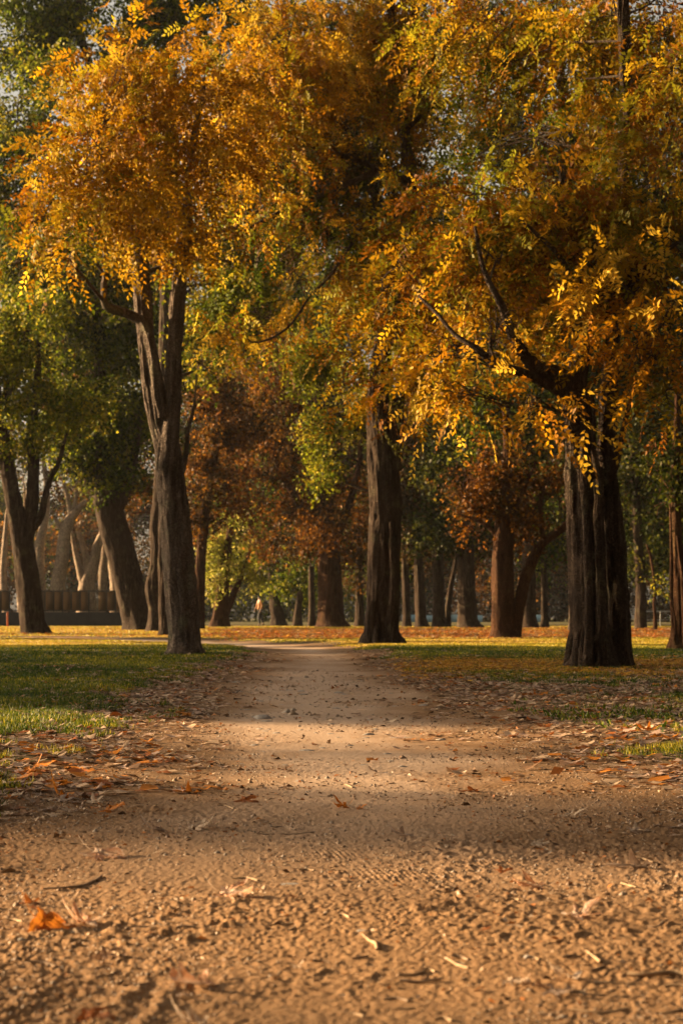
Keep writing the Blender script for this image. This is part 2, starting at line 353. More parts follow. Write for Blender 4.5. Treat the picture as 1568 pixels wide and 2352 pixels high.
# ------------------------------------------------------------------ limbs
def spline(P, step):
    """Catmull-Rom through rows of (x,y,z,r)"""
    P = np.asarray(P, float); Q = np.vstack([2 * P[0] - P[1], P, 2 * P[-1] - P[-2]]); out = []
    for i in range(1, len(Q) - 2):
        n = max(2, int(np.linalg.norm(Q[i + 1][:3] - Q[i][:3]) / step)); t = np.linspace(0, 1, n, endpoint=False)[:, None]
        a, b, c, d = Q[i - 1], Q[i], Q[i + 1], Q[i + 2]
        out.append(0.5 * (2 * b + (c - a) * t + (2 * a - 5 * b + 4 * c - d) * t ** 2 + (3 * b - a - 3 * c + d) * t ** 3))
    out.append(P[-1:]); o = np.concatenate(out); o[:, 3] = np.maximum(o[:, 3], 0.003); return o
def tube(P, sides, rough=0.0, flute=0.0, seed=0, nfl=7):
    n = len(P); c = P[:, :3]; r = P[:, 3]
    tan = nrm(np.gradient(c, axis=0)); ref = np.array([0.0, 1.0, 0.0]) if abs(tan[0][1]) < 0.8 else np.array([1.0, 0, 0])
    u = nrm(np.cross(tan, ref)); v = np.cross(tan, u)
    a = np.linspace(0, 2 * math.pi, sides, endpoint=False)
    A = a[None, :] + 0 * r[:, None]; Zc = c[:, 2][:, None] + 0 * A
    cum = np.concatenate([[0], np.cumsum(np.linalg.norm(np.diff(c, axis=0), axis=1))])[:, None] + 0 * A
    rr = r[:, None] * np.ones_like(A)
    if flute:
        tw = A + 0.25 * np.sin(cum * 0.5 + seed)
        k = noise3(np.cos(tw) * nfl * 0.33 + 50, np.sin(tw) * nfl * 0.33 + 50, cum / 2.2, seed) - 0.5
        k2 = noise3(np.cos(tw) * nfl * 0.8 + 50, np.sin(tw) * nfl * 0.8 + 50, cum / 1.1, seed + 1) - 0.5
        rr = rr * (1 + flute * (1.1 * k + 0.55 * k2))
    if rough:
        s = r.mean() * 14
        k = noise3(np.cos(A) * s * 1.6 + 80, np.sin(A) * s * 1.6 + 80, cum / 0.35, seed + 5) - 0.5
        k2 = noise3(np.cos(A) * s * 3.6 + 80, np.sin(A) * s * 3.6 + 80, cum / 0.14, seed + 6) - 0.5
        rr = rr + rough * (k + 0.6 * k2)
    pts = c[:, None] + u[:, None] * (np.cos(A) * rr)[..., None] + v[:, None] * (np.sin(A) * rr)[..., None]
    V = np.concatenate([pts.reshape(-1, 3), c[-1:] + tan[-1:] * r[-1]])
    i = np.arange(n - 1)[:, None] * sides; j = np.arange(sides)[None]; j2 = (j + 1) % sides
    Q = np.stack([i + j, i + j2, i + sides + j2, i + sides + j], -1).reshape(-1, 4)
    top = (n - 1) * sides
    cap = np.stack([top + j[0], top + j2[0], np.full(sides, n * sides), np.full(sides, n * sides)], -1)
    return V, Q, cap
class Wood:
    def __init__(s): s.V = []; s.Q = []; s.off = 0; s.nodes = []
    def add(s, P, sides, **kw):
        V, Q, cap = tube(P, sides, **kw); s.V.append(V); s.Q.append(Q + s.off)
        # the cap as thin quads of distinct vertices: drop duplicates by using triangles folded into quads
        s.off += len(V)
    def limb(s, pts, sides=20, step=0.12, node=True, **kw):
        P = spline(pts, step); s.add(P, sides, **kw)
        if node: s.nodes.append(P)
        return P
    def build(s, name, mat, parent):
        return mesh(name, np.concatenate(s.V), np.concatenate(s.Q), mat, smooth=True, parent=parent)

def branches_to(wd, clumps, sub=7, seed=0, rmax=0.09, step=0.2, rmin=0.006):
    r_ = np.random.default_rng(seed)
    nodes = np.concatenate(wd.nodes)
    for c, r, dens, pl in clumps:
        d = np.linalg.norm(nodes[:, :3] - c, axis=1) + np.maximum(nodes[:, 2] - c[2] + 0.4, 0) * 2.5 + np.where(nodes[:, 2] < nodes[:, 2].min() + 1.8, 50, 0)
        k = int(np.argmin(d)); a = nodes[k]
        L = np.linalg.norm(c - a[:3]); r0 = min(a[3] * 0.5, rmax, 0.012 + L * 0.022)
        mid = a[:3] * 0.5 + c * 0.5 + [0, 0, 0.12 * L] + r_.normal(size=3) * 0.07 * L
        q = a[:3] * 0.25 + mid * 0.5 + c * 0.25 + r_.normal(size=3) * 0.05 * L
        end = c + (c - mid) * 0.35
        P = wd.limb([[*a[:3], r0], [*q, r0 * 0.75], [*mid, r0 * 0.62], [*c, r0 * 0.4], [*end, r0 * 0.2]], 7, step, node=False)
        for j in range(sub):
            b = P[r_.integers(len(P) // 3, len(P) - 1)]
            dd = r_.normal(size=3); dd /= np.linalg.norm(dd); e = c + dd * r * r_.uniform(0.7, 1.05)
            m2 = (b[:3] + e) / 2 + r_.normal(size=3) * 0.08 * np.linalg.norm(e - b[:3]) + [0, 0, 0.06]
            rr = max(rmin * 1.6, b[3] * 0.5)
            P2 = wd.limb([[*b[:3], rr], [*m2, rr * 0.6], [*e, rmin * 0.7]], 5, step, node=False)
            for _ in range(2):
                b2 = P2[r_.integers(len(P2) // 3, len(P2))]; e2 = b2[:3] + nrm(e - c) * r.mean() * 0.25 + r_.normal(size=3) * r.mean() * 0.3 + [0, 0, -0.1]
                wd.limb([[*b2[:3], rmin], [*((b2[:3] + e2) / 2 + r_.normal(size=3) * 0.05), rmin * 0.8], [*e2, rmin * 0.5]], 4, step, node=False)

def LP(pts, d0=None):
    """limb points given as (px, py, depth, width px)"""
    return [[*W(a, b, d), wp / 2 / F * d] for a, b, d, wp in pts]
def CL(lst, d, pal=None, dens=1.0, deep=0.85):
    out = []
    for q in lst:
        px, py, rx, ry = q[:4]; dd = d + (q[4] if len(q) > 4 else 0); de = q[5] if len(q) > 5 else dens; pl = q[6] if len(q) > 6 else pal
        rxm = rx / F * dd; rym = ry / F * dd
        out.append((W(px, py, dd), np.array([rxm, (rxm + rym) / 2 * deep, rym]), de, pl))
    return out
def tree(label, cat, limbs, clumps, kind, pal, bark_m, group=None, name='tree', leaf=0.11, gap=0.49, mult=1.0, sub=7, rough=0.02, flute=0.15, sides=40, step=0.06, bstep=0.2, rmin=0.006, rmax=0.09, hang=0.4, seed=1, parts=None, scale=1.0, roots=0):
    base = limbs[0][0]; gz = float(Hbase(np.array([base[0]]), np.array([base[1]]))[0])
    root = empty(name, (base[0], base[1], gz)); tag(root, label, cat, group)
    wd = Wood()
    for i, lb in enumerate(limbs):
        lb = [list(p) for p in lb]
        if i == 0:
            lb[0][2] = gz; lb[0][3] *= 1.12; lb.insert(0, [lb[0][0], lb[0][1], gz - 0.3, lb[0][3] * 1.12])
        big = lb[0][3] > 0.1
        wd.limb(lb, sides if big else 14, step if big else 0.12, rough=rough if big else rough * 0.3, flute=flute if big else 0.05, seed=seed + i)
    r0 = limbs[0][0][3]
    for k in range(roots):
        a = (k + .5 * math.sin(k * 5 + seed)) / roots * 6.283; u = np.array([math.cos(a), math.sin(a), 0]); bp = np.array([base[0], base[1], gz]); e = 1 + .45 * math.sin(k * 3.3 + seed)
        wd.limb([[*(bp + u * r0 * .62 + [0, 0, .55 * e]), r0 * .10], [*(bp + u * r0 * .80 + [0, 0, .24 * e]), r0 * .22], [*(bp + u * r0 * .92 + [0, 0, .05]), r0 * .22], [*(bp + u * r0 * (1.06 + .06 * e) + [0, 0, -.03]), r0 * .15], [*(bp + u * r0 * (1.2 + .2 * e) + [0, 0, -.12]), r0 * .08]], 16, .05, node=False, rough=rough * .4, flute=.2, seed=seed + k)
    if clumps: branches_to(wd, clumps, sub, seed, rmax, bstep, rmin)
    wd.build('trunk', bark_m, root)
    if clumps:
        if kind == 'pin': V, Fc, C = crown_pinnate(clumps, pal, scale, gap)
        else: V, Fc, C = crown_simple(clumps, pal, leaf, gap, mult, hang)
        mesh('crown', V, Fc, M_LEAF, face_col=C, parent=root)
    return root

# ------------------------------------------------------------------ trees
GR = 'trees of the park'
# tree with the golden crown left of the path
tree('tall forked tree left of the path with golden feathery leaves and a grey-brown trunk', 'tree',
 [LP([(425, 1512, 29.8, 84), (424, 1480, 29.8, 74), (418, 1400, 29.8, 70), (412, 1300, 29.8, 74), (404, 1200, 29.8, 70), (393, 1100, 29.8, 66), (384, 1030, 29.8, 62), (362, 970, 29.8, 44), (350, 900, 29.8, 44), (338, 800, 29.8, 40), (329, 700, 29.9, 42), (322, 600, 30, 40), (312, 480, 30.1, 30), (300, 330, 30.2, 20), (310, 200, 30.2, 10)]),
  LP([(386, 1080, 29.75, 56), (390, 1000, 29.7, 44), (396, 930, 29.7, 38), (402, 800, 29.6, 34), (408, 690, 29.5, 32), (420, 570, 29.5, 30), (432, 450, 29.6, 22), (450, 300, 29.8, 14), (470, 180, 30, 8)]),
  LP([(372, 900, 29.8, 34), (352, 960, 29.75, 30), (372, 860, 29.7, 20), (352, 780, 29.65, 16)][0:1] + [(362, 830, 29.68, 24), (345, 740, 29.66, 14), (336, 700, 29.7, 8)]) if False else
  LP([(374, 960, 29.66, 34), (362, 880, 29.64, 28), (350, 800, 29.66, 22), (334, 745, 29.7, 22), (310, 728, 29.7, 22), (270, 712, 29.6, 20), (243, 700, 29.5, 18), (241, 660, 29.5, 15), (244, 600, 29.5, 13), (240, 500, 29.6, 10), (225, 380, 29.7, 7)]),
  LP([(418, 1085, 29.7, 14), (428, 1040, 29.7, 12), (432, 990, 29.7, 9), (446, 930, 29.6, 6), (452, 860, 29.6, 4)]),
  LP([(425, 560, 29.5, 18), (480, 540, 30.3, 10), (540, 520, 31, 8), (600, 480, 31.8, 6)]),
  LP([(318, 560, 29.9, 14), (250, 480, 29, 9), (180, 430, 28.4, 6)]),
 ],
 CL([(260, 125, 52, 50, 0, .8), (330, 175, 120, 75), (245, 165, 60, 50, 0, .6), (275, 225, 67, 80, -1), (260, 310, 60, 70, -1), (330, 285, 120, 90), (420, 235, 101, 85, 1), (195, 375, 71, 70, -1.5), (295, 395, 82, 90, -1), (370, 385, 110, 90), (130, 465, 56, 60, -1.5), (90, 505, 26, 50, -2, .8), (200, 485, 67, 60, -.5), (300, 505, 64, 50, -.5), (410, 455, 60, 60), (510, 215, 101, 90, 1.5), (470, 345, 82, 90, 1, .8), (225, 335, 52, 70, -1.5), (560, 320, 73, 70, 2, .55), (540, 430, 64, 60, 2, .45), (600, 210, 73, 60, 2, .7), (440, 90, 55, 40, 2, .4, 'lime'), (170, 520, 40, 70, -1, .5, 'lime'), (480, 540, 50, 40, 1, .5), (60, 600, 30, 40, -2, .35, 'lime'), (560, 600, 50, 40, 2, .4, 'lime')], 29.3, None, .95),
 'pin', 'gold', M_BARKG, GR, sides=110, step=0.035, rough=0.035, flute=0.22, seed=3, sub=8, scale=1.55, roots=0, rmax=.04)

# big fluted tree on the right
tree('massive fluted trunk right of the path under spreading golden brown foliage', 'tree',
 [LP([(1356, 1542, 22.7, 112), (1355, 1500, 22.7, 92), (1350, 1400, 22.7, 82), (1346, 1300, 22.7, 78), (1340, 1200, 22.7, 74), (1334, 1100, 22.7, 70), (1330, 1000, 22.7, 66), (1326, 930, 22.7, 60), (1322, 870, 22.7, 48), (1338, 780, 22.7, 36), (1335, 690, 22.8, 28), (1318, 600, 22.9, 22), (1300, 480, 23, 14), (1290, 380, 23, 8)]),
  LP([(1424, 1534, 22.95, 72), (1422, 1480, 22.95, 60), (1417, 1380, 22.95, 56), (1408, 1250, 22.9, 50), (1399, 1150, 22.9, 46), (1390, 1060, 22.9, 42), (1394, 950, 23, 36), (1402, 820, 23.2, 34), (1415, 650, 23.4, 32), (1428, 480, 23.6, 32), (1440, 300, 23.8, 33), (1436, 180, 23.9, 30), (1430, 60, 24, 28), (1428, -80, 24.1, 24)]),
  LP([(1322, 960, 22.7, 40), (1312, 890, 22.6, 48), (1280, 862, 22.5, 42), (1235, 845, 22.4, 36), (1205, 815, 22.3, 32), (1175, 765, 22.2, 26), (1150, 700, 22.1, 18), (1110, 620, 22.1, 12), (1090, 520, 22.2, 7)]),
  LP([(1318, 960, 22.6, 30), (1290, 905, 22.5, 26), (1240, 875, 22.3, 22), (1190, 853, 22.1, 20), (1140, 840, 22, 17), (1095, 800, 21.9, 14), (1045, 770, 22, 11), (1005, 722, 22.1, 8), (960, 680, 22.3, 5)]),
  LP([(1386, 1110, 22.6, 22), (1372, 1080, 22.5, 17), (1362, 1030, 22.5, 13), (1364, 960, 22.5, 10), (1356, 900, 22.5, 7)]),
  LP([(1398, 1110, 22.7, 26), (1415, 1050, 22.6, 20), (1432, 980, 22.5, 15), (1452, 900, 22.4, 11), (1490, 800, 22.3, 8), (1540, 700, 22.3, 5)]),
  LP([(1330, 720, 22.7, 20), (1290, 600, 22.5, 14), (1240, 545, 22.3, 10), (1190, 500, 22.2, 6)]),
  LP([(1410, 700, 23.3, 18), (1480, 620, 22.8, 12), (1550, 560, 22.3, 8), (1640, 500, 22, 5)]),
  LP([(1348, 1545, 22.5, 40), (1350, 1500, 22.42, 26), (1352, 1400, 22.38, 20), (1348, 1250, 22.4, 20), (1340, 1120, 22.42, 18), (1338, 1000, 22.5, 14)]),
  LP([(1385, 1545, 22.5, 44), (1384, 1500, 22.45, 30), (1380, 1380, 22.45, 24), (1376, 1250, 22.45, 22), (1372, 1100, 22.5, 20)]),
 ],
 CL([(1090, 480, 130, 90, 1), (1240, 450, 130, 80), (1180, 330, 80, 40, 2, .5, 'lime'), (1390, 440, 120, 90), (1520, 380, 90, 110), (990, 580, 110, 90, 2), (1120, 580, 130, 90), (1260, 570, 130, 90), (1400, 560, 110, 90), (1530, 540, 100, 110), (1060, 705, 100, 80, 1, .8), (1180, 655, 110, 70, 1.3, .9), (1270, 655, 90, 60, 1.5, .6), (1430, 665, 110, 80, -.5, .9, 'amber'), (1540, 725, 90, 90, -1, 1, 'amber'), (1140, 755, 60, 55, -1, .8, 'amber'), (1450, 770, 50, 30, -1, .5, 'amber'), (1530, 800, 60, 50, -1, .8, 'amber'), (1080, 810, 50, 40, .5, .5, 'amber'), (1010, 820, 30, 60, 0, .6, 'amber'), (1040, 900, 22, 50, 0, .6, 'amber'), (1560, 880, 60, 70, -.5, .8), (1225, 930, 16, 26, -1, .5, 'amber'), (940, 685, 60, 60, 2, .7),
     (1120, 60, 150, 90, 5), (1270, 90, 140, 100, 5), (1400, 60, 110, 110, 3), (1530, 120, 100, 120, 1), (1560, 10, 90, 60, 2), (1150, 210, 110, 80, 5, .6, 'lime'), (1330, 240, 110, 80, 4, .5), (1500, 250, 90, 70, 1, .8), (1480, 330, 90, 50, 0, .8), (1210, 360, 130, 45, 3, .6)], 22.9, None, 1.0),
 'pin', 'goldbrown', M_BARK, GR, sides=130, step=0.035, rough=0.04, flute=0.24, seed=12, sub=8, scale=1.4, roots=7, rmax=.016)

# centre tree
tree('straight dark trunk right of the path bend with a wide brown gold crown', 'tree',
 [LP([(878, 1485, 41.7, 100), (876, 1455, 41.7, 82), (880, 1380, 41.7, 76), (884, 1250, 41.7, 74), (884, 1120, 41.7, 74), (878, 1020, 41.7, 66), (868, 960, 41.7, 52), (872, 860, 41.7, 42), (896, 700, 41.4, 34), (925, 560, 41.2, 32), (943, 420, 41, 30), (932, 330, 41, 24), (918, 200, 41, 20), (900, 60, 41, 16), (890, -80, 41, 12)]),
  LP([(904, 1080, 41.6, 36), (908, 1000, 41.6, 34), (912, 940, 41.6, 28), (930, 840, 41.5, 20), (960, 740, 41.4, 14), (1000, 640, 41.2, 9)]),
  LP([(942, 430, 41, 24), (915, 405, 40.9, 18), (870, 388, 40.9, 15), (800, 362, 40.8, 12), (700, 335, 40.6, 9), (620, 298, 40.4, 8), (500, 276, 40, 6), (430, 290, 39.8, 4)]),
  LP([(930, 500, 41.1, 18), (850, 502, 40.8, 9), (795, 580, 40.6, 7), (752, 640, 40.5, 6), (712, 680, 40.4, 5.5), (676, 736, 40.3, 5), (645, 764, 40.2, 5), (612, 782, 40.2, 4.5), (578, 786, 40.1, 3.5), (556, 762, 40, 3), (548, 722, 40, 2), (530, 690, 40, 1.5)]),
  LP([(870, 390, 40.4, 16), (760, 440, 40.5, 11), (650, 485, 40.4, 10), (580, 520, 40.2, 8), (530, 545, 40, 6), (480, 570, 39.8, 4)]),
  LP([(900, 1500, 41.35, 34), (897, 1440, 41.32, 22), (902, 1330, 41.3, 16), (898, 1200, 41.35, 12)]),
  LP([(855, 1490, 41.45, 36), (850, 1450, 41.42, 26), (856, 1380, 41.4, 14)]),
  LP([(915, 1180, 41.6, 8), (935, 1150, 41.5, 5), (955, 1165, 41.4, 3)]),
  LP([(930, 300, 41, 12), (1000, 240, 40.5, 8), (1080, 215, 40, 5)]),
 ],
 CL([(840, 400, 90, 50, -1, .6), (770, 480, 80, 50, -1, .5), (640, 440, 80, 50, -1, .55), (690, 340, 80, 40, -1, .5, 'gold'), (670, 60, 100, 100, -2, .9, 'gold'), (620, 130, 50, 60, -2, .6, 'gold'), (760, 70, 120, 110, 0, 1, 'gold'), (880, 60, 110, 110), (700, 190, 120, 80, -1, 1, 'gold'), (820, 210, 110, 90, -1, .9, 'gold'), (940, 170, 100, 90), (600, 270, 110, 70, -2), (740, 300, 110, 70, 0, .8, 'dull'), (1020, 90, 90, 100), (1010, 270, 90, 80, 0, .8), (860, 330, 90, 60, 0, .7, 'dull'), (600, 390, 110, 70, 0, .8, 'green'), (720, 430, 120, 80, 1, .9, 'dull'), (820, 520, 110, 80, 1, .8, 'dull'), (700, 540, 90, 60, 0, .7, 'green'), (940, 540, 80, 80, 0, .9, 'goldbrown'), (880, 640, 90, 80, 0, .9), (760, 620, 70, 60, 0, .7), (690, 640, 70, 50, -1, .6, 'gold'), (940, 760, 70, 70, 0, .9), (860, 800, 60, 60, 0, .6), (920, 890, 70, 45, 0, .9), (850, 930, 40, 30, 0, .6), (590, 720, 50, 30, -1, .4, 'gold'), (530, 760, 28, 22, -1, .5, 'gold'), (990, 830, 50, 60, 0, .8)], 41.5, None, 1.0),  # dull clumps put the shaded crown interior into the leaf colour
 'pin', 'goldbrown', M_BARK, GR, sides=110, step=0.05, rough=0.045, flute=0.26, seed=24, sub=8, scale=1.8, roots=5, rmax=.04)

def bgtree(label, limbs, clumps, pal, bark_m=M_BARK, **kw):
    kw.setdefault('sides', 48); kw.setdefault('roots', 0); kw.setdefault('step', 0.12); kw.setdefault('rough', 0.05); kw.setdefault('sub', 6); kw.setdefault('bstep', 0.4); kw.setdefault('rmin', 0.012); kw.setdefault('rmax', 0.14)
    return tree(label, 'tree', [LP(l) for l in limbs], clumps, 'simple', pal, bark_m, GR, **kw)

# far left forked tree
d = 68.0
bgtree('forked slender trunk at the far left edge, sunlit down its left side', [
  [(82, 1458, d, 66), (76, 1430, d, 58), (66, 1340, d, 54), (54, 1260, d, 50), (42, 1200, d, 44), (25, 1120, d, 36), (12, 1040, d, 34), (0, 960, d, 28), (-14, 860, d, 22), (-20, 760, d, 16)],
  [(60, 1250, d, 30), (70, 1200, d, 28), (76, 1130, d, 26), (77, 1050, d, 24), (74, 980, d, 20), (86, 880, d, 14), (90, 780, d, 9)],
  [(72, 1215, d, 22), (96, 1180, d, 16), (112, 1110, d, 11), (136, 1060, d, 9), (156, 990, d, 7)],
  [(2, 950, d, 20), (25, 880, d, 18), (45, 820, d, 14), (62, 760, d, 10), (70, 690, d, 7)]],
  CL([(40, 880, 80, 60), (100, 930, 80, 55), (30, 980, 60, 50), (120, 1010, 60, 30, 0, .6), (20, 780, 60, 55), (90, 820, 60, 50), (30, 690, 70, 50), (100, 700, 60, 50, -2, .9, 'lime'), (-50, 850, 60, 120), (190, 930, 60, 55), (-30, 1000, 50, 60, 0, .7)], d, None, 1.3), 'lime', M_BARK, seed=31, leaf=0.14)
# leaning dark tree
d = 80.0
bgtree('thick dark trunk leaning left under deep green leaves, left of the golden tree', [
  [(320, 1450, d, 84), (314, 1425, d, 68), (302, 1370, d, 66), (288, 1310, d, 66), (272, 1250, d, 66), (255, 1190, d, 62), (240, 1130, d, 56), (232, 1060, d, 44), (225, 960, d, 34), (230, 820, d, 26), (220, 680, d, 16)],
  [(262, 1180, d, 34), (290, 1120, d, 26), (310, 1040, d, 20), (325, 940, d, 14), (340, 820, d, 9)],
  [(238, 1150, d, 26), (200, 1090, d, 22), (170, 1010, d, 16), (150, 920, d, 10)]],
  CL([(250, 1110, 60, 40, 0, .9), (190, 1060, 60, 50), (300, 1060, 60, 60), (240, 980, 80, 70), (320, 960, 70, 70), (160, 960, 60, 60), (180, 850, 80, 70), (290, 840, 90, 70), (110, 740, 80, 70), (230, 730, 90, 70), (330, 720, 60, 70), (60, 620, 80, 60), (180, 620, 90, 60), (300, 620, 60, 50), (420, 880, 60, 70, 0, .6), (330, 1130, 30, 22, -1, .5, 'russet')], d, None, 1.5), 'green', M_BARK, seed=41, leaf=0.16)
# trunk behind the golden tree
d = 76.0
bgtree('knobbly brown trunk half hidden behind the golden tree, tall dark green crown', [
  [(362, 1447, d, 50), (360, 1400, d, 38), (353, 1355, d, 40), (362, 1290, d, 34), (364, 1200, d, 36), (372, 1100, d, 34), (380, 900, d, 34), (384, 700, d, 34), (390, 500, d, 34), (392, 300, d, 34), (390, 120, d, 34), (398, 0, d, 30), (400, -90, d, 26)],
  [(390, 260, d, 26), (440, 180, d, 26), (464, 90, d, 24), (458, 0, d, 20), (452, -80, d, 16)],
  [(388, 480, d, 24), (300, 400, d, 22), (240, 330, d, 20), (190, 280, d, 18), (120, 230, d, 16), (60, 130, d, 14), (10, 120, d, 10)],
  [(388, 600, d, 24), (260, 500, d, 20), (150, 420, d, 16), (60, 360, d, 12), (10, 330, d, 8)],
  [(240, 330, d, 18), (215, 180, d, 16), (185, 70, d, 16), (180, -50, d, 12)]],
  CL([(60, 60, 110, 90), (110, 150, 70, 50, -2, 1, 'lime'), (40, 260, 60, 50, -2, 1, 'lime'), (400, 10, 90, 60), (520, 30, 80, 70), (300, 110, 70, 50), (560, 250, 70, 60), (130, 10, 120, 60), (40, 180, 90, 80, 0, .8), (20, 300, 80, 90), (60, 420, 80, 80, 0, .9), (130, 120, 80, 50, 0, .7), (220, 60, 100, 60, 0, .8), (330, 90, 80, 60, 0, .6), (450, 60, 90, 60, 0, .6), (330, 20, 80, 40), (150, 300, 70, 60, 0, .6), (110, 530, 90, 60, 0, .7), (-30, 450, 60, 80), (500, 130, 60, 50, 0, .6), (30, 520, 60, 40, 0, .6), (240, 200, 60, 40, 0, .4)], d, None, 1.5), 'green', M_BARK, seed=43, leaf=0.17, gap=0.42)
# slim trunk directly behind the golden tree
d = 58.0
bgtree('slim sunlit trunk showing along the left side of the golden tree, with bright green leaves', [
  [(381, 1466, d, 34), (379, 1430, d, 26), (376, 1350, d, 24), (378, 1200, d, 24), (390, 1000, d, 22), (402, 850, d, 18), (415, 700, d, 14), (430, 560, d, 9)]],
  CL([(480, 620, 90, 60), (560, 640, 80, 60), (500, 720, 80, 60), (590, 560, 80, 60), (460, 780, 60, 50, 0, .8), (550, 730, 60, 40, 0, .7), (640, 620, 60, 60, 0, .8), (480, 540, 60, 40, 0, .9), (600, 770, 60, 50, 0, .8), (480, 850, 50, 50, 2, .8), (620, 500, 60, 50, 2, .8), (660, 700, 50, 50, 0, .7)], d, None, 1.4), 'lime', M_BARK, seed=47, leaf=0.13)
# yellow-green tree behind the centre trunk
d = 60.0
bgtree('yellow-green tree with hanging sprays just left of the straight dark trunk', [
  [(880, 1466, d, 44), (878, 1350, d, 36), (872, 1200, d, 34), (860, 1050, d, 30), (840, 900, d, 24), (810, 780, d, 16), (780, 680, d, 10)],
  [(860, 1020, d, 16), (800, 960, d, 12), (760, 960, d, 9), (742, 1020, d, 6)]],
  CL([(700, 790, 60, 45, 0, .8), (780, 830, 70, 60), (720, 880, 50, 45), (780, 930, 60, 55), (740, 980, 45, 50), (755, 1050, 38, 40), (742, 1100, 28, 36), (830, 900, 50, 50, 0, .8), (800, 740, 60, 40, 0, .5), (820, 990, 35, 40, 0, .7)], d, None, .95), 'lime', M_BARK, seed=51, leaf=0.12)
# pale green weeping tree
d = 100.0
bgtree('small weeping tree with pale yellow-green leaves near the walking person', [
  [(505, 1443, d, 46), (508, 1410, d, 36), (512, 1340, d, 28), (522, 1270, d, 20), (530, 1200, d, 12)],
  [(508, 1440, d, 18), (530, 1380, d, 15), (556, 1320, d, 10), (575, 1260, d, 6)]],
  CL([(500, 1210, 36, 36), (550, 1220, 40, 40), (485, 1270, 28, 45), (530, 1280, 40, 40, 0, .8), (580, 1270, 34, 40), (490, 1330, 24, 34, -2), (592, 1315, 26, 30, 0, .7), (540, 1340, 30, 26, 2, .4)], d, None, 1.0), 'pale', M_BARKR, seed=55, leaf=0.17, hang=1.0)
# russet tree
d = 98.0
bgtree('broad red-brown trunk beyond the path with thin russet leaves', [
  [(762, 1445, d, 76), (760, 1420, d, 60), (758, 1360, d, 54), (756, 1290, d, 52), (752, 1220, d, 44), (745, 1120, d, 30), (735, 1000, d, 22), (730, 860, d, 14)],
  [(756, 1260, d, 24), (790, 1190, d, 18), (820, 1090, d, 12), (830, 980, d, 8)],
  [(750, 1250, d, 24), (700, 1180, d, 18), (650, 1090, d, 14), (610, 980, d, 9)]],
  CL([(740, 1230, 70, 45, -2), (680, 1190, 60, 45), (800, 1160, 60, 60, 0, .8), (820, 1250, 40, 50, 0, .6), (640, 1120, 60, 60), (720, 1100, 80, 60), (620, 1000, 80, 70, 0, .9), (700, 980, 70, 60), (540, 1080, 60, 70, 0, .9), (620, 1240, 50, 40, 0, .6), (600, 880, 80, 60), (680, 880, 60, 50)], d, None, .8), 'russet', M_BARKR, seed=58, leaf=0.18, gap=0.5, sub=9)
d = 90.0
bgtree('rust coloured tree filling the gap right of the golden tree, trunk hidden', [
  [(455, 1449, d, 30), (458, 1380, d, 24), (462, 1280, d, 22), (475, 1150, d, 20), (500, 1000, d, 16), (520, 880, d, 10)]],
  CL([(470, 1000, 60, 70), (530, 950, 80, 70), (480, 1100, 50, 60), (500, 1180, 50, 40, 0, .7), (450, 1180, 30, 50, 0, .8), (470, 880, 60, 60), (560, 1150, 50, 50, 0, .6), (340, 1120, 40, 40, 0, .6), (300, 1180, 40, 26, 0, .6)], d, None, 1.3), 'russet', M_BARKR, seed=61, leaf=0.16)
# right centre pair
d = 53.0
bgtree('red-brown trunk rising from the leaf carpet with bare twiggy branches', [
  [(1156, 1470, d, 70), (1154, 1445, d, 58), (1154, 1380, d, 54), (1154, 1300, d, 50), (1156, 1220, d, 44), (1160, 1140, d, 32), (1166, 1040, d, 22), (1160, 940, d, 12)],
  [(1178, 1468, d, 36), (1186, 1430, d, 27), (1200, 1350, d, 26), (1222, 1290, d, 25), (1248, 1245, d, 19), (1282, 1222, d, 15), (1312, 1190, d, 12), (1330, 1140, d, 8)],
  [(1150, 1240, d, 14), (1120, 1210, d, 9), (1080, 1190, d, 6), (1050, 1180, d, 3)],
  [(1165, 1200, d, 16), (1200, 1130, d, 10), (1230, 1060, d, 6)],
  [(1248, 1245, d, 12), (1240, 1180, d, 9), (1246, 1110, d, 5)]],
  CL([(1110, 1180, 70, 50, 0, .5), (1170, 1130, 70, 55, 0, .8), (1240, 1150, 60, 55, 0, .6), (1150, 1050, 70, 60, 0, .6), (1080, 1110, 60, 60, 0, .45), (1200, 1220, 60, 40, 0, .35), (1280, 1130, 50, 60, 0, .5)], d, None, .34), 'russet', M_BARKR, seed=64, leaf=0.11, sub=14, gap=0.5)
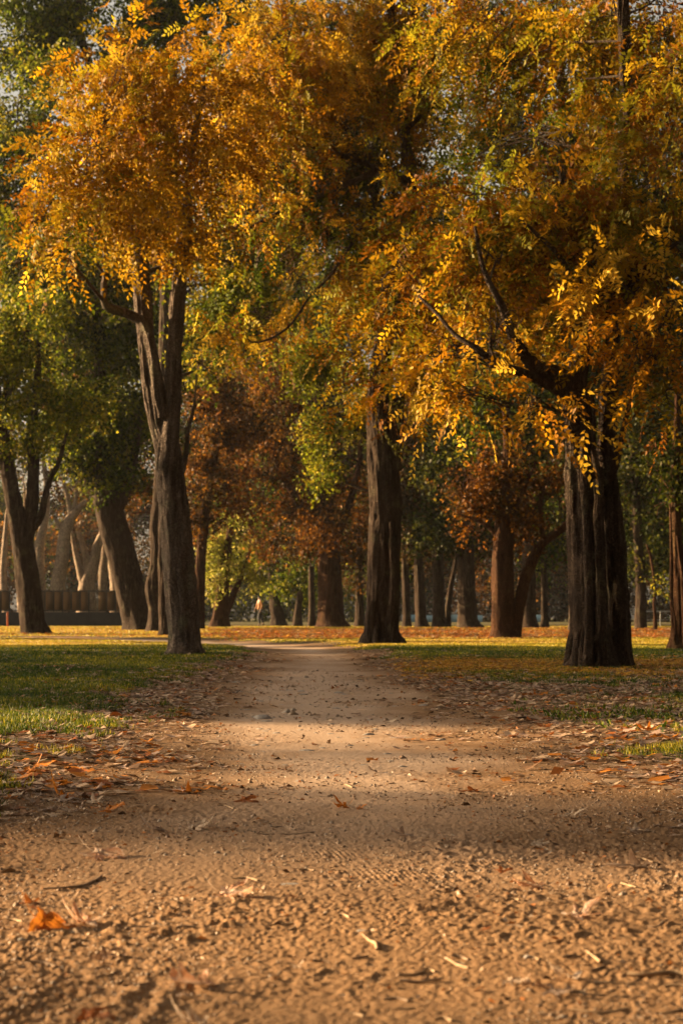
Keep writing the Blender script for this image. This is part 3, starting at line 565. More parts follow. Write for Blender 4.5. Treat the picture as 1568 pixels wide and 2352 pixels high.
# grey trunks and dark crowns beyond
farspec = [
 (94, [(1076, 1446, 62), (1073, 1425, 48), (1070, 1340, 40), (1070, 1240, 34), (1075, 1100, 24), (1080, 950, 14)], [(1070, 1180, 70, 60), (1030, 1080, 70, 70), (1110, 1060, 70, 70), (1060, 960, 80, 70), (1150, 960, 70, 70), (1000, 1220, 60, 50)], 'dark', 'wide grey trunk standing before the blue hoarding, dark green crown'),
 (97, [(1010, 1446, 40), (1008, 1420, 30), (1006, 1340, 27), (1004, 1240, 22), (1000, 1100, 14)], [(980, 1180, 60, 60), (1000, 1080, 60, 60), (950, 1040, 60, 60), (930, 1150, 60, 60)], 'dull', 'middle of three grey trunks just right of the straight dark trunk'),
 (99, [(968, 1446, 34), (966, 1420, 26), (962, 1330, 22), (958, 1230, 16), (955, 1120, 10)], [(950, 1230, 40, 40), (940, 960, 60, 60), (990, 1000, 50, 50)], 'dull', 'flared grey trunk second to the right of the straight dark trunk'),
 (101, [(934, 1444, 22), (933, 1400, 17), (930, 1300, 15), (928, 1200, 10)], [(930, 1150, 50, 50), (900, 1080, 50, 60)], 'dull', 'thin grey trunk closest to the straight dark trunk on its right'),
 (100, [(1027, 1445, 16), (1030, 1380, 13), (1040, 1320, 11), (1050, 1260, 8)], [(1040, 1240, 40, 30)], 'dull', 'thin leaning stem beside the wide grey trunk'),
 (92, [(1216, 1447, 44), (1214, 1420, 34), (1213, 1340, 32), (1214, 1240, 28), (1210, 1120, 22), (1200, 980, 14)], [(1130, 1020, 80, 60), (1220, 1050, 70, 60), (1290, 1020, 60, 60), (1160, 930, 80, 60), (1250, 940, 80, 60), (1090, 900, 60, 50), (1270, 1130, 50, 50)], 'green', 'dim trunk seen between the red-brown pair of trunks and the fluted trunk'),
 (96, [(1250, 1447, 20), (1250, 1400, 15), (1248, 1300, 14), (1246, 1200, 10)], [(1270, 1280, 50, 50), (1240, 1240, 40, 30)], 'green', 'narrow upright stem left of the fluted trunk'),
 (118, [(640, 1441, 40), (638, 1420, 30), (634, 1395, 28), (628, 1350, 18), (620, 1300, 10)], [(655, 1355, 36, 30), (640, 1320, 40, 24, 6), (690, 1345, 32, 30), (660, 1310, 44, 30)], 'green', 'low spreading tree with a short dark trunk right of the walking person'),
 (110, [(684, 1441, 24), (684, 1410, 18), (690, 1360, 12)], [(690, 1340, 36, 30), (700, 1290, 40, 36)], 'green', 'small dim tree between the walking person and the broad red-brown trunk'),
 (104, [(826, 1444, 26), (826, 1400, 20), (824, 1300, 17), (822, 1180, 10)], [(820, 1300, 36, 40), (840, 1200, 50, 50)], 'dull', 'narrow dim trunk just left of the straight dark trunk'),
 (106, [(716, 1443, 20), (716, 1400, 15), (714, 1300, 12)], [(700, 1240, 40, 36)], 'dull', 'thin dim stem left of the broad red-brown trunk'),
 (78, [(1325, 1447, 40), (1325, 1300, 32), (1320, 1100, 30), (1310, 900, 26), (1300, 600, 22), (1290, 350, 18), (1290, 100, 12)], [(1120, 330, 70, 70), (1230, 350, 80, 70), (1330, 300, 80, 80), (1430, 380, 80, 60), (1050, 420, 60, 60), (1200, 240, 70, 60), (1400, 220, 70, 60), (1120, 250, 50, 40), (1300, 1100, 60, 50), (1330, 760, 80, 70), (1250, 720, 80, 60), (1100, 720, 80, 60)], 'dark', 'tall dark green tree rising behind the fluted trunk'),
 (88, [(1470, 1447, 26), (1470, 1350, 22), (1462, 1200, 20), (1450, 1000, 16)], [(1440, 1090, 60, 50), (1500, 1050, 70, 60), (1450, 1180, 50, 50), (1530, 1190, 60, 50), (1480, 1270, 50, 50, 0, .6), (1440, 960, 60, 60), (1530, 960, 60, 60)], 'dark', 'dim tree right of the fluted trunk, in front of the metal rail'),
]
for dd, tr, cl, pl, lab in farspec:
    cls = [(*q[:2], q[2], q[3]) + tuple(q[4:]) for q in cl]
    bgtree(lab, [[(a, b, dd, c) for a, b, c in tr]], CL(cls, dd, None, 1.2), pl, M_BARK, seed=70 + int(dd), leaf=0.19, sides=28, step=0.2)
# right edge group
d = 35.0
bgtree('multi-stemmed tree at the right edge with sunlit thin stems', [
  [(1563, 1497, d, 62), (1560, 1460, d, 44), (1560, 1400, d, 30), (1556, 1300, d, 26), (1552, 1200, d, 22), (1550, 1080, d, 18), (1555, 900, d, 12)],
  [(1552, 1480, d - .3, 16), (1544, 1430, d - .35, 9), (1541, 1380, d - .4, 8), (1541, 1300, d - .4, 8), (1540, 1240, d - .4, 7), (1538, 1160, d - .4, 5)],
  [(1580, 1490, d - .2, 30), (1575, 1400, d - .3, 20), (1566, 1300, d - .3, 14), (1556, 1230, d - .3, 10)],
  [(1548, 1470, d - .5, 9), (1550, 1430, d - .5, 6), (1543, 1392, d - .45, 5)]],
  CL([(1520, 1100, 40, 50, 1, .7), (1560, 1060, 60, 60), (1540, 1160, 40, 40, 1, .6), (1600, 1150, 60, 60), (1500, 1030, 40, 40, 1, .7)], d, None, .8), 'dark', M_BARKR, seed=91, leaf=0.09, rough=0.03, step=0.06)
d = 80.0
bgtree('thin young tree with a tuft of yellow-green leaves by the right edge', [
  [(1503, 1442, d, 10), (1504, 1420, d, 8), (1501, 1390, d, 7), (1503, 1350, d, 6), (1495, 1290, d, 5), (1484, 1250, d, 4)]],
  CL([(1512, 1350, 16, 12, 0, .8), (1520, 1330, 14, 10, 0, .6), (1490, 1340, 10, 8, 0, .4)], d, None, .8), 'lime', M_BARKR, seed=93, leaf=0.11, sides=12, sub=4)
# pale forked trees behind the fence
d = 128.0
pl_label = ['pale tan tree forking high behind the fence, close to the leaning dark trunk', 'pale tan forked tree behind the fence, at the far left', 'middle one of the pale tan trees behind the fence, its left edge sunlit', 'pale tan tree splitting low into a wide V behind the fence']
pale = [
 [[(268, 1436, d + 5, 30), (264, 1350, d + 5, 22), (258, 1280, d + 5, 18), (262, 1200, d + 5, 14), (280, 1130, d + 5, 9)], [(258, 1270, d + 5, 12), (238, 1200, d + 5, 9), (226, 1150, d + 5, 6)], [(56, 1436, d + 5, 26), (50, 1350, d + 5, 20), (62, 1260, d + 5, 16), (58, 1180, d + 5, 11)]],
 [[(102, 1436, d, 34), (98, 1380, d, 26), (90, 1310, d, 26), (92, 1250, d, 22), (104, 1190, d, 18), (108, 1120, d, 14), (100, 1050, d, 9)], [(90, 1300, d, 16), (70, 1240, d, 10), (60, 1180, d, 7)], [(20, 1436, d, 20), (8, 1330, d, 16), (12, 1240, d, 12), (18, 1170, d, 8)]],
 [[(134, 1436, d, 44), (134, 1350, d, 34), (142, 1290, d, 30), (148, 1235, d, 28), (158, 1200, d, 26), (178, 1170, d, 16), (200, 1150, d, 9)], [(152, 1225, d, 18), (136, 1205, d, 12), (126, 1190, d, 7)], [(162, 1190, d, 14), (160, 1160, d, 11), (148, 1110, d, 8), (146, 1060, d, 5)], [(166, 1180, d, 12), (176, 1140, d, 8), (170, 1090, d, 5)]],
 [[(200, 1436, d + 2, 44), (200, 1350, d + 2, 38), (212, 1300, d + 2, 26), (226, 1250, d + 2, 20), (240, 1210, d + 2, 14), (246, 1150, d + 2, 8)], [(198, 1350, d + 2, 26), (182, 1300, d + 2, 16), (172, 1260, d + 2, 11), (166, 1220, d + 2, 7)], [(206, 1330, d + 2, 22), (196, 1270, d + 2, 16), (180, 1220, d + 2, 11)], [(236, 1436, d + 3, 22), (236, 1330, d + 3, 20), (240, 1270, d + 3, 16), (238, 1220, d + 3, 12)]],
]
for i, (ls, lab) in enumerate(zip(pale, pl_label)):
    bgtree(lab, ls, CL([(60 + 80 * i, 1090, 50, 60, 0, .25), (40 + 85 * i, 1010, 60, 50, 0, .3)], d, None, .2), 'dull', M_PALE, seed=100 + i, leaf=0.2, sides=20, step=0.3, sub=16, gap=0.4)

# far wood beyond the lawns: one mass
def far_wood():
    cl = []
    r_ = np.random.default_rng(5)
    for x in np.arange(-46, 58, 5.0):
        for k in range(5):
            y = 212 + r_.uniform(-8, 20) - (8 if k == 0 else 0); z = 2.6 + k * 5.2 + r_.uniform(-1, 1)
            if x < -20 and k > 2: continue
            cl.append((np.array([x + r_.uniform(-2, 2), y, z]), np.array([4.4, 3.5, 3.6]), 0.9 if k else 0.6, ['dull', 'green', 'russet', 'dull', 'dark'][r_.integers(0, 5)]))
    V, Fc, C = crown_simple(cl, 'dull', 0.4, 0.3, 1.5)
    return tag(mesh('far_wood', V, Fc, M_LEAF, face_col=C), kind='stuff')
far_wood()
def mid_wood():
    """undergrowth and crowns of the next rows of trees, right of the path"""
    cl = []
    r_ = np.random.default_rng(6)
    for i in range(90):
        x = r_.uniform(-6, 24); y = r_.uniform(115, 150); z = r_.uniform(5, 24)
        cl.append((np.array([x, y, z]), np.array([3.0, 2.5, 2.6]), 0.8, ['dull', 'russet', 'green'][r_.integers(0, 3)]))
    for i in range(46):
        x = r_.uniform(-30, -2); y = r_.uniform(128, 150); z = r_.uniform(11, 27)
        cl.append((np.array([x, y, z]), np.array([3.0, 2.5, 2.6]), 0.7, ['green', 'lime', 'russet'][r_.integers(0, 3)]))
    V, Fc, C = crown_simple(cl, 'dull', 0.24, 0.42, 1.0)
    return tag(mesh('wood_canopy', V, Fc, M_LEAF, face_col=C), kind='stuff')
mid_wood()

# tall trees far behind fill the gaps above
d = 66.0
bgtree('tall dull green tree whose crown fills the gaps behind the straight dark trunk', [
  [(893, 1462, d, 40), (893, 1300, d, 34), (890, 1000, d, 32), (880, 700, d, 28), (860, 400, d, 22), (850, 100, d, 14)]],
  CL([(600, 480, 100, 70), (700, 420, 110, 80), (820, 460, 110, 90), (760, 300, 120, 90), (900, 330, 110, 90), (640, 330, 100, 80), (960, 480, 90, 80), (860, 620, 100, 80), (960, 620, 80, 80), (700, 60, 140, 80), (880, 130, 120, 90), (760, 180, 110, 70), (620, 180, 80, 80), (540, 360, 70, 60)], d, None, 1.5), 'dark', M_BARK, seed=201, leaf=0.17, gap=.4)
d = 72.0
bgtree('tall dark tree behind the right-hand crown, its trunk mostly hidden', [
  [(1395, 1454, d, 40), (1395, 1300, d, 34), (1400, 1000, d, 32), (1420, 700, d, 28), (1430, 400, d, 22), (1440, 100, d, 14)]],
  CL([(1300, 480, 110, 80), (1430, 500, 110, 80), (1540, 500, 90, 90), (1330, 620, 110, 90), (1460, 650, 110, 90), (1550, 700, 80, 90), (1230, 600, 90, 80), (1130, 560, 90, 80), (1460, 150, 110, 110), (1540, 300, 70, 100), (1360, 380, 90, 50), (1300, 50, 120, 70), (1120, 80, 110, 80), (1440, 800, 100, 70), (1330, 860, 90, 60), (1010, 520, 70, 70)], d, None, 1.5), 'dark', M_BARK, seed=203, leaf=0.17, gap=.4)

# unseen wood added behind, right and overhead to close off sky light
def add_sky_block():
    cl = []; r_ = np.random.default_rng(9)
    for k in range(95):
        if k < 50: x = r_.uniform(-34, 34); y = r_.uniform(-26, -16); z = 2 + (k % 5) * 4.4
        else: x = r_.uniform(24, 34); y = r_.uniform(-22, 95); z = 3 + (k % 5) * 4.2
        cl.append((np.array([x, y, z]), np.array([4.6, 4.6, 3.2]), 1.0, None))
    for k in range(70):
        cl.append((np.array([r_.uniform(-3.5, 17), r_.uniform(-14, 36), r_.uniform(16.5, 20)]), np.array([2.8, 2.8, 1.3]), .8, 'goldbrown'))
    V, Fc, C = crown_simple(cl, 'dull', 0.5, 0.3, 1.1)
    return tag(mesh('sky_block_wood', V, Fc, M_LEAF, face_col=C), kind='stuff')
add_sky_block()
# trees well outside the frame on the sunny side: their crowns throw the soft shade across the path
for i, (ty, lst) in enumerate([(38.5, [(38.9, 2.0, 1.3), (41.0, 1.5, 1.3), (36.3, 1.8, 1.3), (33.8, 1.8, 1.3), (44.4, 2.0, .9), (47.8, 1.8, .9), (51.0, 1.6, .8)]), (29.5, [(28.3, 1.5, 1.2), (31.2, 1.9, 1.3)]), (22.0, [(21.0, .16, .32), (23.7, .6, .16), (17.0, .8, .08)])]):
    cl = [(np.array([-41 + (k % 2) * 1.0, y, 10.6 + .3 * (k % 2)]), np.array([2.2, ry, 2.6]), dn, None) for k, (y, ry, dn) in enumerate(lst)]
    lb = [[-41, ty, 0, .4], [-41, ty + .1, 3, .33], [-40.8, ty, 6, .26], [-40.9, ty - .1, 8.6, .16], [-41, ty, 11, .07]]
    tree('evergreen tree %s the far left side of the left lawn' % ['furthest along', 'half way along', 'nearest on'][i], 'tree', [lb], cl, 'simple', 'dark', M_BARK, GR, seed=300 + i, leaf=.13, mult=1.0, gap=.34, sides=24, step=.2, bstep=.3)
for i, (ty, lst) in enumerate([(62, [(56.2, .12, .5), (61, .25, .6), (66.5, .3, .6), (75, .5, .5)]), (103, [(100, 1.5, .8), (107, 1.2, .6)])]):
    cl = [(np.array([-41 + (k % 2) * 1.0, y, 9.8]), np.array([2.2, ry, 3.0]), dn, None) for k, (y, ry, dn) in enumerate(lst)]
    lb = [[-41, ty, 0, .4], [-41, ty + .1, 3, .33], [-40.8, ty, 6, .26], [-40.9, ty - .1, 8.6, .16], [-41, ty, 11, .07]]
    tree('evergreen tree beyond the fence side of the lawn, %s of two' % ['nearer', 'farther'][i], 'tree', [lb], cl, 'simple', 'dark', M_BARK, GR, seed=320 + i, leaf=.16, mult=1.0, gap=.34, sides=24, step=.2, bstep=.3)
for i, (ty, cl) in enumerate([(38, [(y, z, 2.6, 2.2, .28) for y, z in ((33, 19), (36.5, 21.5), (39.5, 17.5), (37, 24), (33, 23))]), (56, [(y, z, 3, 2.6, .36) for y, z in ((50, 20), (54, 17), (58, 21), (61, 17), (55, 25), (60, 25.5), (50, 25))])]):  # unseen tall trees added to dapple the upper crowns with shade
    cl = [(np.array([-41.0, y, z]), np.array([2.6, a, b]), dn, None) for y, z, a, b, dn in cl]
    lb = [[-41, ty, 0, .5], [-41, ty + .1, 6, .4], [-40.8, ty, 12, .3], [-40.9, ty - .1, 18, .2], [-41, ty, 24, .08]]
    tree('very tall unseen tree added to shade the crowns, %s' % ['the nearer', 'the farther'][i], 'tree', [lb], cl, 'simple', 'dark', M_BARK, GR, seed=340 + i, leaf=.2, mult=1.0, gap=.46, sides=24, step=.3, bstep=.4)
# ------------------------------------------------------------------ grass
def scatter(n, y0, y1, pad=1.12, power=1.0):
    """random spots inside the view wedge between two distances"""
    y = y0 + (y1 - y0) * rng.random(n) ** power
    hw = (0.172 * y) * pad + 0.25
    return rng.uniform(-1, 1, n) * hw, y
def edge_pd(x, y):
    return path_dist(x, y) + (noise2(x / 0.5, y / 0.8, 20) - 0.5) * 0.5 + (noise2(x / 0.12, y / 0.2, 21) - 0.5) * 0.25
def carpet(x, y):
    """how thickly small orange leaves cover the lawn far along"""
    k = np.clip((y - 50) / 4, 0, 1) * np.clip((96 - y) / 10, 0, 1) * np.clip((x + .075 * y) / 2 + .12, .12, 1)
    return k * np.clip(2.2 * noise2(x / 7, y / 2.6, 52) + .15 * noise2(x, y / .8, 53), 0, 1)
def golden(x, y):
    return np.clip((x - .5) / .8, 0, 1) * np.exp(-((y - 23.5) / 4.2) ** 4) * np.clip(2.4 * noise2(x / 1.4, y / 1.2, 51) - .3, 0, 1)
def area(y0, y1, pad=1.12): return (0.172 * (y1 ** 2 - y0 ** 2) / 2 * pad + 0.25 * (y1 - y0)) * 2
gB, gD, gL, gW, gC = [], [], [], [], []
for (y0, y1, dens, h, wd) in ((5.5, 10, 7500, .034, .0045), (10, 16, 4500, .036, .006), (16, 26, 1900, .034, .009), (26, 42, 700, .034, .016), (42, 70, 260, .036, .028), (70, 112, 70, .05, .05)):
    n = int(area(y0, y1) * dens)
    x, y = scatter(n, y0, y1); p = edge_pd(x, y)
    big = noise2(x / 1.6, y / 2.2, 30); sm = noise2(x / 0.25, y / 0.3, 31); tuft = noise2(x / 0.07, y / 0.07, 33)
    band = 0.25 * np.exp(-((y - 63) / 9) ** 2) + 0.12 * np.exp(-((y - 100) / 8) ** 2)
    lim = 0.30 + 0.55 * np.clip((p + 0.75) / 0.75, 0, 1) + np.where(x > 0, 0.42 * np.exp(-((y - 14) / 7) ** 4), 0) + band
    k = (p < -0.02) & (big * 0.5 + sm * 0.3 + tuft * 0.35 > lim * (0.92 + 0.2 * rng.random(n)))
    k &= rng.random(n) > np.maximum(carpet(x, y) * .92, golden(x, y) * .85)
    x, y, sm, big = x[k], y[k], sm[k], big[k]; n = len(x)
    gB.append(np.stack([x, y, Hbase(x, y) - 0.004], -1))
    gD.append(nrm(np.stack([rng.normal(size=n) * .45, rng.normal(size=n) * .45, np.ones(n)], -1)))
    gL.append(h * rng.uniform(.45, 1.25, n) * (0.7 + 0.7 * sm)); gW.append(wd * rng.uniform(.6, 1.3, n))
    pal = np.array([(0.018, 0.045, 0.006), (0.032, 0.07, 0.008), (0.06, 0.10, 0.010), (0.22, 0.22, 0.015), (0.52, 0.42, 0.03), (0.45, 0.30, 0.05)])
    t = np.clip(0.02 + 0.35 * noise2(x / 0.8, y / 0.9, 34) + 0.45 * rng.random(n) + (0.25 + .5 * noise2(x / 3, y / 2.2, 36)) * np.clip((y - 34) / 8, 0, 1) + 0.18 * np.exp(-((y - 8) / 2.5) ** 2), 0, .999)  # far blades made yellower and brighter, painting in the sunlit strip of lawn
    gC.append(pal[(t * 6).astype(int)] * rng.uniform(.8, 1.15, (n, 1)))
B = np.concatenate(gB); D = np.concatenate(gD)
V, Fc, C = leaflets(B, D, nrm(rng.normal(size=B.shape) * [1, 1, .1]), np.concatenate(gL), np.concatenate(gW), np.concatenate(gC))
tag(mesh('grass', V, Fc, M_GRASS, face_col=C), kind='stuff')
# taller weeds along the sunlit edge of the right verge
n = 1500; y = rng.normal(11.3, .75, n); x = 1.15 + np.abs(rng.normal(0, .55, n)) + .15 * (12 - y)
k = (noise2(x / .22, y / .3, 35) > .45); x, y = x[k], y[k]; n = len(x)
B = np.stack([x, y, Hbase(x, y)], -1); D = nrm(np.stack([rng.normal(size=n) * .6, rng.normal(size=n) * .6, np.ones(n)], -1))
Lw = rng.uniform(.015, .05, n)
V, Fc, C = leaflets(B, D, nrm(rng.normal(size=(n, 3))), Lw, Lw * rng.uniform(.2, .5, n), np.array([(0.07, 0.12, 0.012), (0.12, 0.16, 0.015), (0.045, 0.08, 0.01), (.25, .22, .03)])[rng.integers(0, 4, n)])
tag(mesh('weeds', V, Fc, M_GRASS, face_col=C), kind='stuff')

# ------------------------------------------------------------------ fallen leaves
LC = {'pale tan': (0.56, 0.41, 0.28), 'pinkish grey': (0.50, 0.36, 0.28), 'dull brown': (0.28, 0.17, 0.10), 'dark brown': (0.10, 0.055, 0.03), 'orange': (0.58, 0.22, 0.03), 'rust': (0.34, 0.11, 0.025)}
LN = list(LC)
def litter_density(x, y):
    p = edge_pd(x, y)
    d_ = np.full_like(x, 0.010)
    out = p < 0.15
    band = np.exp(-((p + 0.25) / 0.42) ** 2)
    d_ = np.where(out, 0.26 + 0.5 * band, d_ + 0.45 * np.exp(-(np.maximum(p, 0) / 0.28) ** 2))
    d_ = np.where((x > 0) & out, d_ + 1.6 * np.exp(-((y - 15) / 6) ** 4), d_)
    d_ = np.where((y < 9) & out, d_ + 0.45, d_)
    d_ = d_ * (0.35 + 1.3 * noise2(x / 0.5, y / 0.6, 50))
    return d_
def spots(y0, y1, per_m2):
    n = int(area(y0, y1) * per_m2); x, y = scatter(n, y0, y1); k = rng.random(n) < litter_density(x, y); return x[k], y[k]
LX, LY = [], []
for a in ((2.6, 7, 190), (7, 12, 380), (12, 20, 330), (20, 34, 150)):
    x, y = spots(*a); LX.append(x); LY.append(y)
LX = np.concatenate(LX); LY = np.concatenate(LY); o_ = np.argsort(LY); LX = LX[o_]; LY = LY[o_]
NIND = 262
def leaf_poly(n, r, Cc, size, zoff, curl=1.0, k=10):
    """n lobed leaves merged: centre + k rim points, 5 quads each"""
    a = np.linspace(0, 2 * math.pi, k, endpoint=False)[None] + r.random((n, 1)) * 6.28
    rad = np.where(np.arange(k) % 2, 0.72, 1.0)[None] * r.uniform(.7, 1.2, (n, k)) * size[:, None] / 2
    sx = r.uniform(.55, 1, (n, 1))
    q = np.stack([np.cos(a) * rad, np.sin(a) * rad * sx, 0 * a], -1)
    ph = r.random((n, 1)) * 6.28; cu = r.uniform(-.3, .8, (n, 1)) * curl
    q[..., 2] = cu * (q[..., 0] * np.cos(ph) + q[..., 1] * np.sin(ph)) ** 2 / size[:, None] * 1.5 + r.uniform(-.035, .05, (n, k)) * size[:, None]
    tilt = r.normal(size=(n, 2)) * .10
    q[..., 2] += q[..., 0] * tilt[:, :1] + q[..., 1] * tilt[:, 1:]
    q[..., 2] -= q[..., 2].min(1, keepdims=True)
    ctr = np.zeros((n, 1, 3)); ctr[:, 0, 2] = q[..., 2].mean(1) * .6
    v = np.concatenate([ctr, q], 1) + Cc[:, None] + np.array([0, 0, 1]) * zoff
    b = np.arange(n)[:, None, None] * (k + 1)
    f = np.array([[0, 1 + 2 * j, 2 + 2 * j, 1 + (2 * j + 2) % k] for j in range(k // 2)])[None] + b
    return v.reshape(-1, 3), f.reshape(-1, 4)
def litter(name, x, y, s, cols, zoff=.003, curl=1.0):
    n = len(x); Cc = np.stack([x, y, Hbase(x, y)], -1)
    V, Fc = leaf_poly(n, rng, Cc, s, zoff, curl)
    return tag(mesh(name, V, Fc, M_LITTER, face_col=np.repeat(cols, 5, 0)), kind='stuff')
def lcols(n, wts):
    c = np.array([LC[k] for k in LN])[rng.choice(6, n, p=np.array(wts) / sum(wts))]
    return c * rng.uniform(.7, 1.2, (n, 1))
sx_, sy_ = LX[NIND:], LY[NIND:]; n = len(sx_)
litter('leaf_litter', sx_, sy_, rng.uniform(.03, .095, n), np.where((rng.random(n) < np.clip((10.5 - sy_) / 3, 0, np.where(sx_ < 0, .30, .12)))[:, None], lcols(n, [1, 0, 1, 0, 4, 3]), lcols(n, [6, 5, 4, 1.5, 1.1, 1.4])))
# golden leaflets fallen under the right-hand tree, and the orange carpet beyond
n = 60000; x = rng.uniform(.3, 7.5, n); y = rng.uniform(17, 31, n); k = (edge_pd(x, y) < .1) & (rng.random(n) < golden(x, y) * .75); x, y = x[k], y[k]
litter('golden_leaflets', x, y, rng.uniform(.035, .075, len(x)), np.array([(.70, .36, .02), (.50, .20, .015), (.75, .46, .05), (.34, .15, .02)])[rng.integers(0, 4, len(x))], .012, .8)
n = 110000; x = rng.uniform(-17, 19, n); y = 48 + 52 * rng.random(n) ** 1.2
k = (edge_pd(x, y) < .05) & (rng.random(n) < carpet(x, y) * .55); x, y = x[k], y[k]
litter('leaf_carpet', x, y, rng.uniform(.09, .17, len(x)), np.array([(.62, .20, .02), (.50, .13, .012), (.32, .09, .015), (.72, .34, .05), (.55, .36, .2)])[rng.integers(0, 5, len(x))], .02, 1.2)

def leaf_variant(i):
    r = np.random.default_rng(900 + i); k = 60; rings = 5
    a = np.linspace(-math.pi, math.pi, k, endpoint=False)
    lobes = [(0, 1.0), (1.05, .82), (-1.05, .8), (2.0, .55), (-2.0, .55)]
    rad = np.full(k, .22)
    for c0, l in lobes:
        c0 += r.normal() * .08; dd = np.abs((a - c0 + math.pi) % (2 * math.pi) - math.pi)
        rad = np.maximum(rad, l * np.exp(-(dd / .36) ** 2) + .12)
    rad *= 1 + .10 * np.sin(a * 17 + r.random() * 6) + r.normal(size=k) * .035
    if i % 3 == 0: rad[np.abs(a - r.uniform(-2, 2)) < .5] *= .55          # torn
    V = [[0, 0, 0]]
    cx, cy_ = r.normal(size=2) * .7; ph = r.random() * 6.28; c1 = r.uniform(.2, 1.1) * (1 if i % 4 else -.5); c2 = r.uniform(.0, .7)
    for j in range(1, rings + 1):
        rr = rad * j / rings
        x = np.cos(a) * rr; y = np.sin(a) * rr
        u = x * math.cos(ph) + y * math.sin(ph); w_ = -x * math.sin(ph) + y * math.cos(ph)
        z = c1 * u * u * .6 + c2 * w_ * w_ * np.sign(w_) * .4 + .07 * np.sin(u * 7 + cx * 3) * rr + .05 * np.cos(a * 5) * rr + (noise2(x * 5 + 9, y * 5 + i * 3, 60) - .5) * .16 * (j / rings)
        s_ = 1 - .22 * abs(c1) * np.clip(np.abs(u), 0, 1)
        x = x * s_; V += list(np.stack([x, y, z], -1))
    V = np.array(V); F_ = []
    for j in range(rings - 1):
        for q in range(k):
            p, p2 = 1 + j * k + q, 1 + j * k + (q + 1) % k; F_.append([p, p2, p2 + k, p + k])
    for q in range(0, k, 2): F_.append([0, 1 + q, 1 + (q + 1) % k, 1 + (q + 2) % k])
    # stalk
    b = len(V); st = [[-.15 - .14 * t, .02 * math.sin(t * 2), .02 * t * t + z0] for t, z0 in ((0, 0), (1, 0), (2, .02), (3, .03), (4, .02))]
    for p in st: V = np.vstack([V, [p[0], p[1] - .013, p[2]], [p[0], p[1] + .013, p[2]]])
    for t in range(4): F_.append([b + 2 * t, b + 2 * t + 1, b + 2 * t + 3, b + 2 * t + 2])
    V[:, 2] -= np.percentile(V[:, 2], 6); V /= 2.0
    return V, F_
def leafmat(nm, c, c2):
    m, t, b = newmat('dry_leaf_' + nm)
    n1 = noise(t, 3.5, 4, .6); n2 = noise(t, 22, 3, .6)
    col = mixc(t, ramp(t, n1, [(.38, (0, 0, 0)), (.62, (1, 1, 1))]), c, c2)
    wv = N(t, 'ShaderNodeTexGradient', gradient_type='RADIAL'); t.links.new(N(t, 'ShaderNodeTexCoord').outputs['Object'], wv.inputs[0])
    ml = N(t, 'ShaderNodeMath', operation='MULTIPLY'); ml.inputs[1].default_value = 13; t.links.new(wv.outputs['Fac'], ml.inputs[0])
    fr = N(t, 'ShaderNodeMath', operation='PINGPONG'); fr.inputs[1].default_value = .5; t.links.new(ml.outputs[0], fr.inputs[0])
    vein = ramp(t, fr.outputs[0], [(.02, (.6, .6, .6)), (.09, (0, 0, 0))])
    col = mixc(t, vein, col, tuple(min(1, x * 1.5) for x in c)); col = mixc(t, .35, col, ramp(t, n2, [(.3, tuple(x * .5 for x in c)), (.7, tuple(min(1, x * 1.3) for x in c))]))
    t.links.new(col, b.inputs['Base Color']); b.inputs['Roughness'].default_value = .6; b.inputs['Specular IOR Level'].default_value = .25
    bump(t, b, n2, .4, .02)
    tr = N(t, 'ShaderNodeBsdfTranslucent'); t.links.new(col, tr.inputs[0]); mx = N(t, 'ShaderNodeMixShader'); mx.inputs[0].default_value = .25
    t.links.new(b.outputs[0], mx.inputs[1]); t.links.new(tr.outputs[0], mx.inputs[2]); t.links.new(mx.outputs[0], t.nodes['Material Output'].inputs[0]); return m
LM = {'pale tan': leafmat('tan', (.68, .54, .40), (.50, .37, .26)), 'pinkish grey': leafmat('grey', (.44, .34, .27), (.30, .22, .17)), 'dull brown': leafmat('brown', (.24, .14, .08), (.36, .22, .13)),
      'dark brown': leafmat('dark', (.10, .055, .03), (.17, .09, .045)), 'orange': leafmat('orange', (.62, .24, .03), (.45, .13, .02)), 'rust': leafmat('rust', (.36, .12, .025), (.24, .08, .02)),
      'half orange': leafmat('half', (.68, .56, .45), (.60, .20, .03))}
NV = 12; VAR = {}
for i in range(NV):
    V, F_ = leaf_variant(i)
    for c in LM:
        me = bpy.data.meshes.new('fallen_leaf'); me.from_pydata([tuple(p) for p in V], [], F_); me.polygons.foreach_set('use_smooth', [True] * len(me.polygons)); me.materials.append(LM[c]); VAR[(i, c)] = me
def put_leaf(x, y, s, col, rz, tx, ty, label, group, var, zs=1.0):
    o = bpy.data.objects.new('fallen_leaf', VAR[(var, col)]); COL.objects.link(o)
    z = float(Hfull(np.array([x]), np.array([y]))[0]) + .004
    o.location = (x, y, z); o.scale = (s, s, s * zs); o.rotation_euler = (tx, ty, rz); tag(o, label, 'leaf', group); return o
